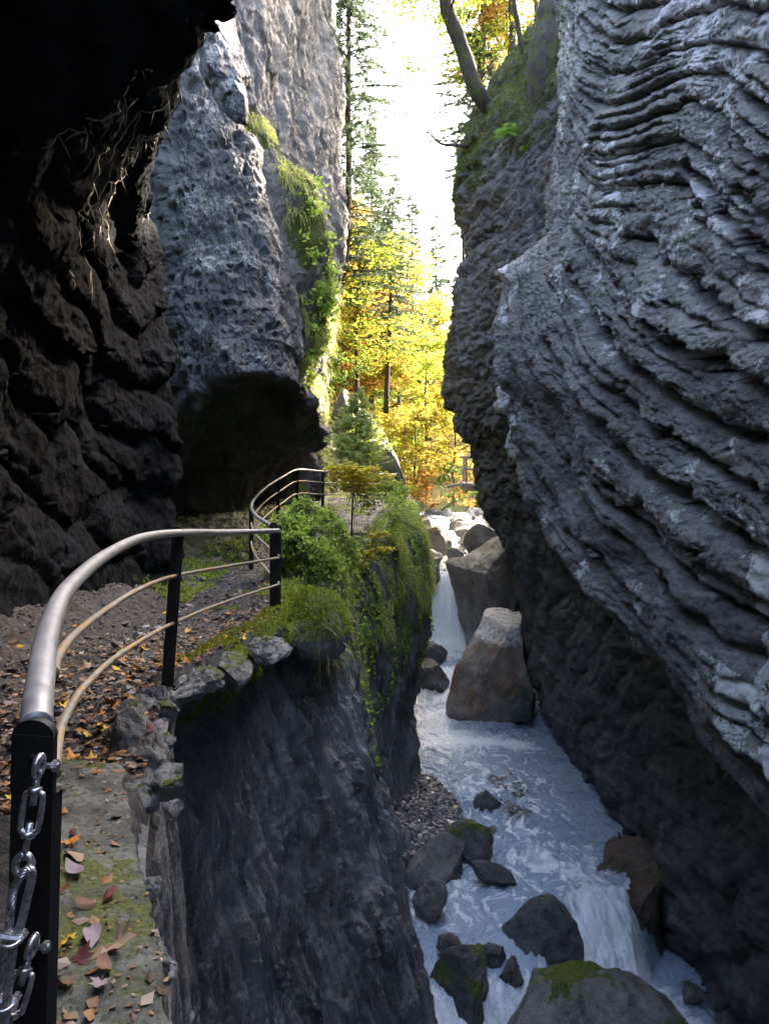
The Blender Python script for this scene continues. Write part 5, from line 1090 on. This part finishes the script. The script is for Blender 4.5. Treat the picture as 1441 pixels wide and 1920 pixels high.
def fern(loc, label, n, ln, seed, dirx=-.4):
    r = np.random.default_rng(seed); t = thing('fern', label, 'fern', loc=tuple(loc))
    for k in range(n):
        a = r.uniform(-2.6, -.5) if k else -1.6; d = np.array([math.cos(a) + dirx, math.sin(a), r.uniform(.1, .9)]); d /= np.linalg.norm(d); l = ln * r.uniform(.7, 1.1); s = np.linspace(0, 1, 16)
        p = d * l * s[:, None] + np.array([0, 0, -1]) * (.55 * l * s ** 2)[:, None]; mb = MB(); mb.tube(p, np.linspace(.006, .002, 16), 4)
        T = np.gradient(p, axis=0); T /= np.linalg.norm(T, axis=1)[:, None]; sd = np.cross(T, [0, 0, 1]); sd /= np.linalg.norm(sd, axis=1)[:, None]; V = []
        for i in range(2, 16):
            w = l * .26 * math.sin(math.pi * min(1, (s[i] * .95 + .05)) ** .8) + .01
            for sg in (-1, 1):
                b = p[i]; V += [b, b + sd[i] * sg * w * .5 + T[i] * l * .035, b + sd[i] * sg * w + T[i] * l * .06 - [0, 0, w * .15], b + sd[i] * sg * w * .5 - T[i] * l * .012]
        mb.add(V, np.arange(len(V)).reshape(-1, 4)); mb.build('frond', t_, t, smooth=False)
def on(key, px, py, dmin, dmax):
    P, N = SURF[key]; k = (P[:, 1] > dmin) & (P[:, 1] < dmax); Pk = P[k]; x, y = project(Pk); return Pk[np.argmin((x - px) ** 2 + (y - py) ** 2)]
c = on('gorge_buttress', 948, 262, 15, 22); fern(c - [0, .1, 0], 'light green fern arching out from the mossy top of the right buttress', 6, .95, 3)
c = on('gorge_buttress', 985, 290, 14, 21); fern(c - [0, .1, 0], 'small fern half hidden in moss right of the larger fern', 4, .5, 4)
c = on('left_cliff', 715, 1275, 9, 20); fern(c - [0, .05, 0], 'tiny bright fern growing on the bare cliff above the river', 4, .28, 5, .3)

# fibrous roots hanging on the cave ceiling
P, N = SURF['cave_wall']; nv = 60+50+50+50+60+40+30+12+6+6+1; nu = len(P) // nv; G = P.reshape(nu, nv, 3); GN = N.reshape(nu, nv, 3)
M_ROOT = metal('root_fibre', (.38, .35, .28), 0, .9); r = np.random.default_rng(19)
px, py = project(np.where(P[:, 1:2] > 1, P, [[1, 1, 9]])); cand = np.where((P[:, 1] > 4.6) & (P[:, 1] < 9.2) & inpoly(px, py, [(255,-10),(400,-10),(330,150),(300,300),(270,400),(140,400),(180,300),(230,150)]))[0]
for k in range(11):
    i0 = cand[int(r.integers(0, len(cand)))]; i, j = divmod(i0, nv); pts = []; a = r.uniform(-.3, .9)
    fi, fj = float(i), float(j)
    for s in range(int(r.integers(14, 40))):
        if not (1 < fi < nu - 2 and 1 < fj < nv - 2): break
        pts.append(G[int(fi), int(fj)] + GN[int(fi), int(fj)] * .02); a += r.normal(0, .45); fi += 1.6 * math.cos(a); fj -= 2.2 * math.sin(abs(a)) + .6
    if len(pts) < 5: continue
    m = MB(); p = spline(pts, 70); p = p + .03 * np.stack([fbm(p + k, 5, 3, off=q) for q in range(3)], 1); m.tube(p, np.linspace(.011, .004, 70), 5)
    for _ in range(7):
        b = p[int(r.integers(0, 65))]; e = b + np.array([r.normal(0, .04), r.normal(0, .04), -r.uniform(.04, .22)]); m.tube([b, (b + e) / 2 + r.normal(0, .012, 3), e], [.008, .005, .002], 4)
    o = m.build('hanging_root', M_ROOT); rebase(o, p[0]); tag(o, 'pale fibrous root trailing along the dark cave ceiling', 'root', 'fibrous roots on the cave ceiling')
# driftwood
for pts, lab, r0 in (([A(1292,1776,13.6), A(1350,1800,13.2), A(1420,1830,12.8), A(1500,1870,12.2)], 'bleached log lying at the foot of the right wall near the lower pool', .075), ([A(1160,1560,14.4), A(1178,1640,14), A(1190,1720,13.9), A(1200,1790,13.8)], 'thin root hanging down over the brown ledge between the cascades', .02),
                     ([A(1098,1640,14), A(1125,1668,13.9), A(1150,1700,13.8)], 'reddish stick caught on the left corner of the brown ledge', .03), ([A(1155,1575,14.3), A(1172,1600,14.2), A(1188,1650,14)], 'short broken twig standing up on the brown ledge', .02), ([A(1215,1600,14.6), A(1300,1700,14), A(1345,1800,13.4)], 'dark wet log leaning along the right wall above the lower pool', .06)):
    p = spline(pts, 30); p = p + .03 * np.stack([fbm(p, 3, 3, off=q) for q in range(3)], 1); o = MB().tube(p, np.linspace(r0, r0 * .6, 30), 8).build('driftwood', M_BARK); rebase(o, p[0]); tag(o, lab, 'driftwood')

# ------------------------------------------------------------------ fallen leaves
def leaf_mesh(kind, r):
    if kind == 'maple': ang = [90, 72, 52, 40, 28, 8, -12, -32, -60, -84, -96, -120, -148, -168, 172, 152, 140, 128, 108]; rad = [1, .62, .52, .86, .60, .42, .80, .45, .50, .18, .18, .50, .45, .80, .42, .60, .86, .52, .62]
    else: ang = list(range(90, -270, -24)); rad = [1 if a == 90 else .95 / (1 + 1.1 * abs(math.cos(math.radians(a)))) for a in ang]
    V = [(0, 0, 0)]; 
    for a, q in zip(ang, rad):
        for s in (.55, 1.0):
            x, y = math.cos(math.radians(a)) * q * s, math.sin(math.radians(a)) * q * s; V.append((x, y, 0))
    V = np.array(V, float); n = len(ang); c1, c2, c3 = r.uniform(-.4, .9), r.uniform(-.5, .8), r.uniform(-.6, .6)
    V[:, 2] = c1 * V[:, 0] ** 2 + c2 * V[:, 1] ** 2 + c3 * V[:, 0] * V[:, 1] + .05 * np.sin(V[:, 0] * 7 + 3 * V[:, 1])
    Tr = [(0, 1 + 2 * k, 1 + 2 * ((k + 1) % n)) for k in range(n)]; Qd = [(1 + 2 * k, 2 + 2 * k, 2 + 2 * ((k + 1) % n), 1 + 2 * ((k + 1) % n)) for k in range(n)]
    st = np.array([(-.02, -.1, 0), (.02, -.1, 0), (.03, -1.25, .1), (0, -1.25, .1)]); b = len(V); V = np.concatenate([V, st]); Qd.append((b, b+1, b+2, b+3)); 
    return V / 2, np.array(Tr)[:, ::-1], np.array(Qd)[:, ::-1]
LC = {'golden': (.60, .38, .05), 'orange': (.56, .22, .04), 'brown': (.20, .10, .06), 'tan': (.34, .24, .16), 'purplish grey': (.25, .20, .22), 'dark red': (.12, .035, .03)}
LM = {}
for nm, c in LC.items():
    t = NT('fallen_leaf_' + nm.replace(' ', '_')); k = t.noise(60, 4, .6, None); LM[nm] = t.fin(t.ramp(k, [(.3, tuple(a * .6 for a in c)), (.7, tuple(min(1, a * 1.15) for a in c))]), .6, t.bump(k, .3, .002), .3)
r = np.random.default_rng(91); LMESH = {}
for kd in ('maple', 'oval'):
    for nm in LC:
        for q in range(2):
            V, T, Qd = leaf_mesh(kd, r); o = mk('fallen_leaf', V, [T, Qd], LM[nm]); LMESH[(kd, nm, q)] = o.data; bpy.data.objects.remove(o)
Pp = SURF['path'][0]; kd_ = kdtree.KDTree(len(Pp)); [kd_.insert((p[0], p[1], 0), i) for i, p in enumerate(Pp)]; kd_.balance()
def pz(x, y): return Pp[kd_.find((x, y, 0))[1]][2]
def put_leaf(x, y, z, s, kind, nm, label, group=None, tilt=.3, rz=None):
    o = bpy.data.objects.new('fallen_leaf', LMESH[(kind, nm, int(r.integers(0, 2)))]); COL.objects.link(o); o.location = (x, y, z + s * .12 + .006); o.scale = (s, s, s)
    o.rotation_euler = (r.normal(0, tilt), r.normal(0, tilt), r.uniform(0, 6.28) if rz is None else rz); tag(o, label, 'leaf', group)
cnt = 0
names = list(LC); wts = [.20, .14, .20, .22, .12, .12]
while cnt < 285:
    q = r.random()
    if q < .68: y = r.uniform(3.3, 6.2); e = abs(r.normal(.0, .6)) + .03
    elif q < .88: y = r.uniform(6, 11); e = abs(r.normal(.0, .35)) + .04
    else: y = r.uniform(2.2, 17); e = r.uniform(.05, 1.6)
    x = rimx(y) - e
    if x < -2.7 or (y < 3.6 and x > -1.5 + (3.55 - y) * .4): continue
    nm = names[r.choice(6, p=wts)]; kd = 'maple' if r.random() < .45 else 'oval'
    put_leaf(x, y, pz(x, y), r.uniform(.06, .12) * (1.15 if kd == 'maple' else .8), kd, nm, f'fallen {nm} {"lobed" if kd == "maple" else "oval"} leaf among the litter on the dark path', f'{nm} {"lobed" if kd == "maple" else "oval"} leaves littering the path'); cnt += 1
for (px, py, d, s, kd, nm, lab) in [(222,1788,2.22,.115,'maple','tan','big pale veined maple leaf lying on the concrete slab'), (172,1768,2.25,.10,'oval','purplish grey','grey folded leaf touching the big pale leaf on the slab'), (127,1782,2.2,.07,'maple','golden','golden leaf left of the big pale leaf on the slab'),
    (205,1690,2.42,.07,'oval','dark red','dark red curled leaf in the middle of the slab'), (140,1650,2.5,.10,'oval','purplish grey','long lilac grey leaf lying across the slab'), (134,1592,2.68,.085,'maple','orange','orange leaf above the lilac grey leaf on the slab'), (140,1618,2.6,.10,'oval','tan','dry tan leaf under the orange leaf on the slab'),
    (137,1570,2.72,.05,'oval','dark red','small reddish brown leaf furthest up the slab group'), (178,1455,3.3,.06,'oval','tan','lone pale oval leaf near the far end of the slab'), (108,1690,2.4,.08,'oval','brown','brown leaf beside the foot of the black post'), (120,1870,2.08,.09,'maple','brown','brown leaf heap piece at the bottom of the slab'), (195,1830,2.12,.08,'oval','brown','brown leaf below the big pale maple leaf'), (104,1502,3.0,.055,'oval','golden','small golden leaf peeping from behind the black post'),
    (150,1815,2.16,.08,'maple','dark red','dark red leaf lying under the golden leaf on the slab'), (158,1710,2.36,.07,'oval','brown','rust brown leaf lying in the centre left of the slab'), (188,1862,2.07,.07,'maple','purplish grey','grey leaf at the very bottom of the slab')]:
    p = at(px, py, d); z = np.interp(d, [1.35, 3.55], [-1.41, -1.44]); y = 2.2; x = p[0]
    y = d * 1.0; x = (px - CX) / F * y; 
    # slide along the sight line onto the slab top
    y = z / ((HY - py) / F); x = (px - CX) / F * y; put_leaf(x, y, z + .012, s * 1.15, kd, nm, lab, tilt=.35)
for (px, py, d, s, nm, lab) in [(282,1372,3.9,.09,'dark red','red brown leaf bunch piece on the ochre stained stone'), (270,1392,3.88,.085,'orange','orange leaf hanging on the ochre stained stone'), (300,1362,3.95,.08,'purplish grey','grey pink leaf on the right of the ochre stained stone')]:
    p = at(px, py, d); put_leaf(p[0], p[1], p[2], s, 'maple', nm, lab, tilt=.5)

n = 5200; y = 3.2 + 8 * r.random(n) ** 1.6; e = np.abs(r.normal(0, .7, n)) * np.where(y < 7, 1, .5); x = rimx(y) - e - .03; k = (x > -2.8) & ~((y < 3.6) & (x > -1.5)); x, y = x[k], y[k]
z = np.array([pz(a, b) for a, b in zip(x, y)]); Nn = np.tile([0, 0, 1.0], (len(x), 1)); V, Q = quads_at(np.stack([x, y, z + .012], 1), .032 * np.ones(len(x)), r, nrm=Nn)
tag(mk('leaf_litter', V, Q, leaf_mat('leaf_litter', [(.05, .032, .02), (.12, .07, .04), (.22, .15, .09), (.30, .16, .05), (.16, .05, .03), (.34, .30, .25), (.08, .05, .03)], .1), smooth=False), 'dark broken leaf litter trodden into the near path', 'leaf litter', kind='stuff')
P = SURF[SLABC.name][0]; k = r.integers(0, len(P), 500); P = P[k]; P = P[P[:, 2] > -1.47]; Pb = P[::6]; V2, Q2 = quads_at(Pb + [0, 0, .01], .034 * np.ones(len(Pb)), r, nrm=np.tile([.2, 0, 1.0], (len(Pb), 1))); V, Q = quads_at(P + [0, 0, .006], .014 * np.ones(len(P)), r, nrm=np.tile([0, 0, 1.0], (len(P), 1)))
tag(mk('leaf_litter', np.concatenate([V, V2]), np.concatenate([Q, Q2 + len(V)]), bpy.data.materials['leaf_litter'], smooth=False), 'tiny dark leaf crumbs and grit scattered on the concrete slab', 'leaf litter', kind='stuff')
# ------------------------------------------------------------------ light and camera
w = bpy.data.worlds.new('World'); SC.world = w; w.use_nodes = True
nt = w.node_tree; bg = nt.nodes['Background']; sk = nt.nodes.new('ShaderNodeTexSky'); sk.sky_type = 'NISHITA'; sk.sun_disc = False
SUN_EL, SUN_AZ = math.radians(38), math.radians(48)      # azimuth from +Y towards +X
sk.sun_elevation = SUN_EL; sk.sun_rotation = SUN_AZ; sk.air_density = 1.0; sk.dust_density = 5.0; sk.ozone_density = 1.0
nt.links.new(sk.outputs[0], bg.inputs[0]); bg.inputs[1].default_value = .15
sl = bpy.data.lights.new('sun', 'SUN'); sl.energy = 2.0; sl.angle = math.radians(.6); sl.color = (1, .93, .82)
so = bpy.data.objects.new('sun', sl); COL.objects.link(so)
dv = Vector((math.sin(SUN_AZ) * math.cos(SUN_EL), math.cos(SUN_AZ) * math.cos(SUN_EL), math.sin(SUN_EL)))
so.rotation_euler = (-dv).to_track_quat('-Z', 'Y').to_euler(); so.location = (20, 20, 40)
cd = bpy.data.cameras.new('camera'); cam = bpy.data.objects.new('camera', cd); COL.objects.link(cam)
cd.sensor_fit = 'HORIZONTAL'; cd.sensor_width = 36; cd.lens = 36; cd.shift_y = -(960 - HY) / F; cd.clip_start = .05; cd.clip_end = 3000
cam.rotation_euler = (math.radians(90), 0, 0); SC.camera = cam
SC.render.resolution_x = 768; SC.render.resolution_y = 1024
SC.view_settings.view_transform = 'Standard'; SC.view_settings.look = 'None'; SC.view_settings.gamma = 1; SC.view_settings.exposure = 4.12
SC.cycles.max_bounces = 6; SC.cycles.diffuse_bounces = 4; SC.cycles.transparent_max_bounces = 6; SC.cycles.use_denoising = True

SC.view_settings.use_white_balance = True; SC.view_settings.white_balance_temperature = 7300; SC.view_settings.white_balance_tint = 12
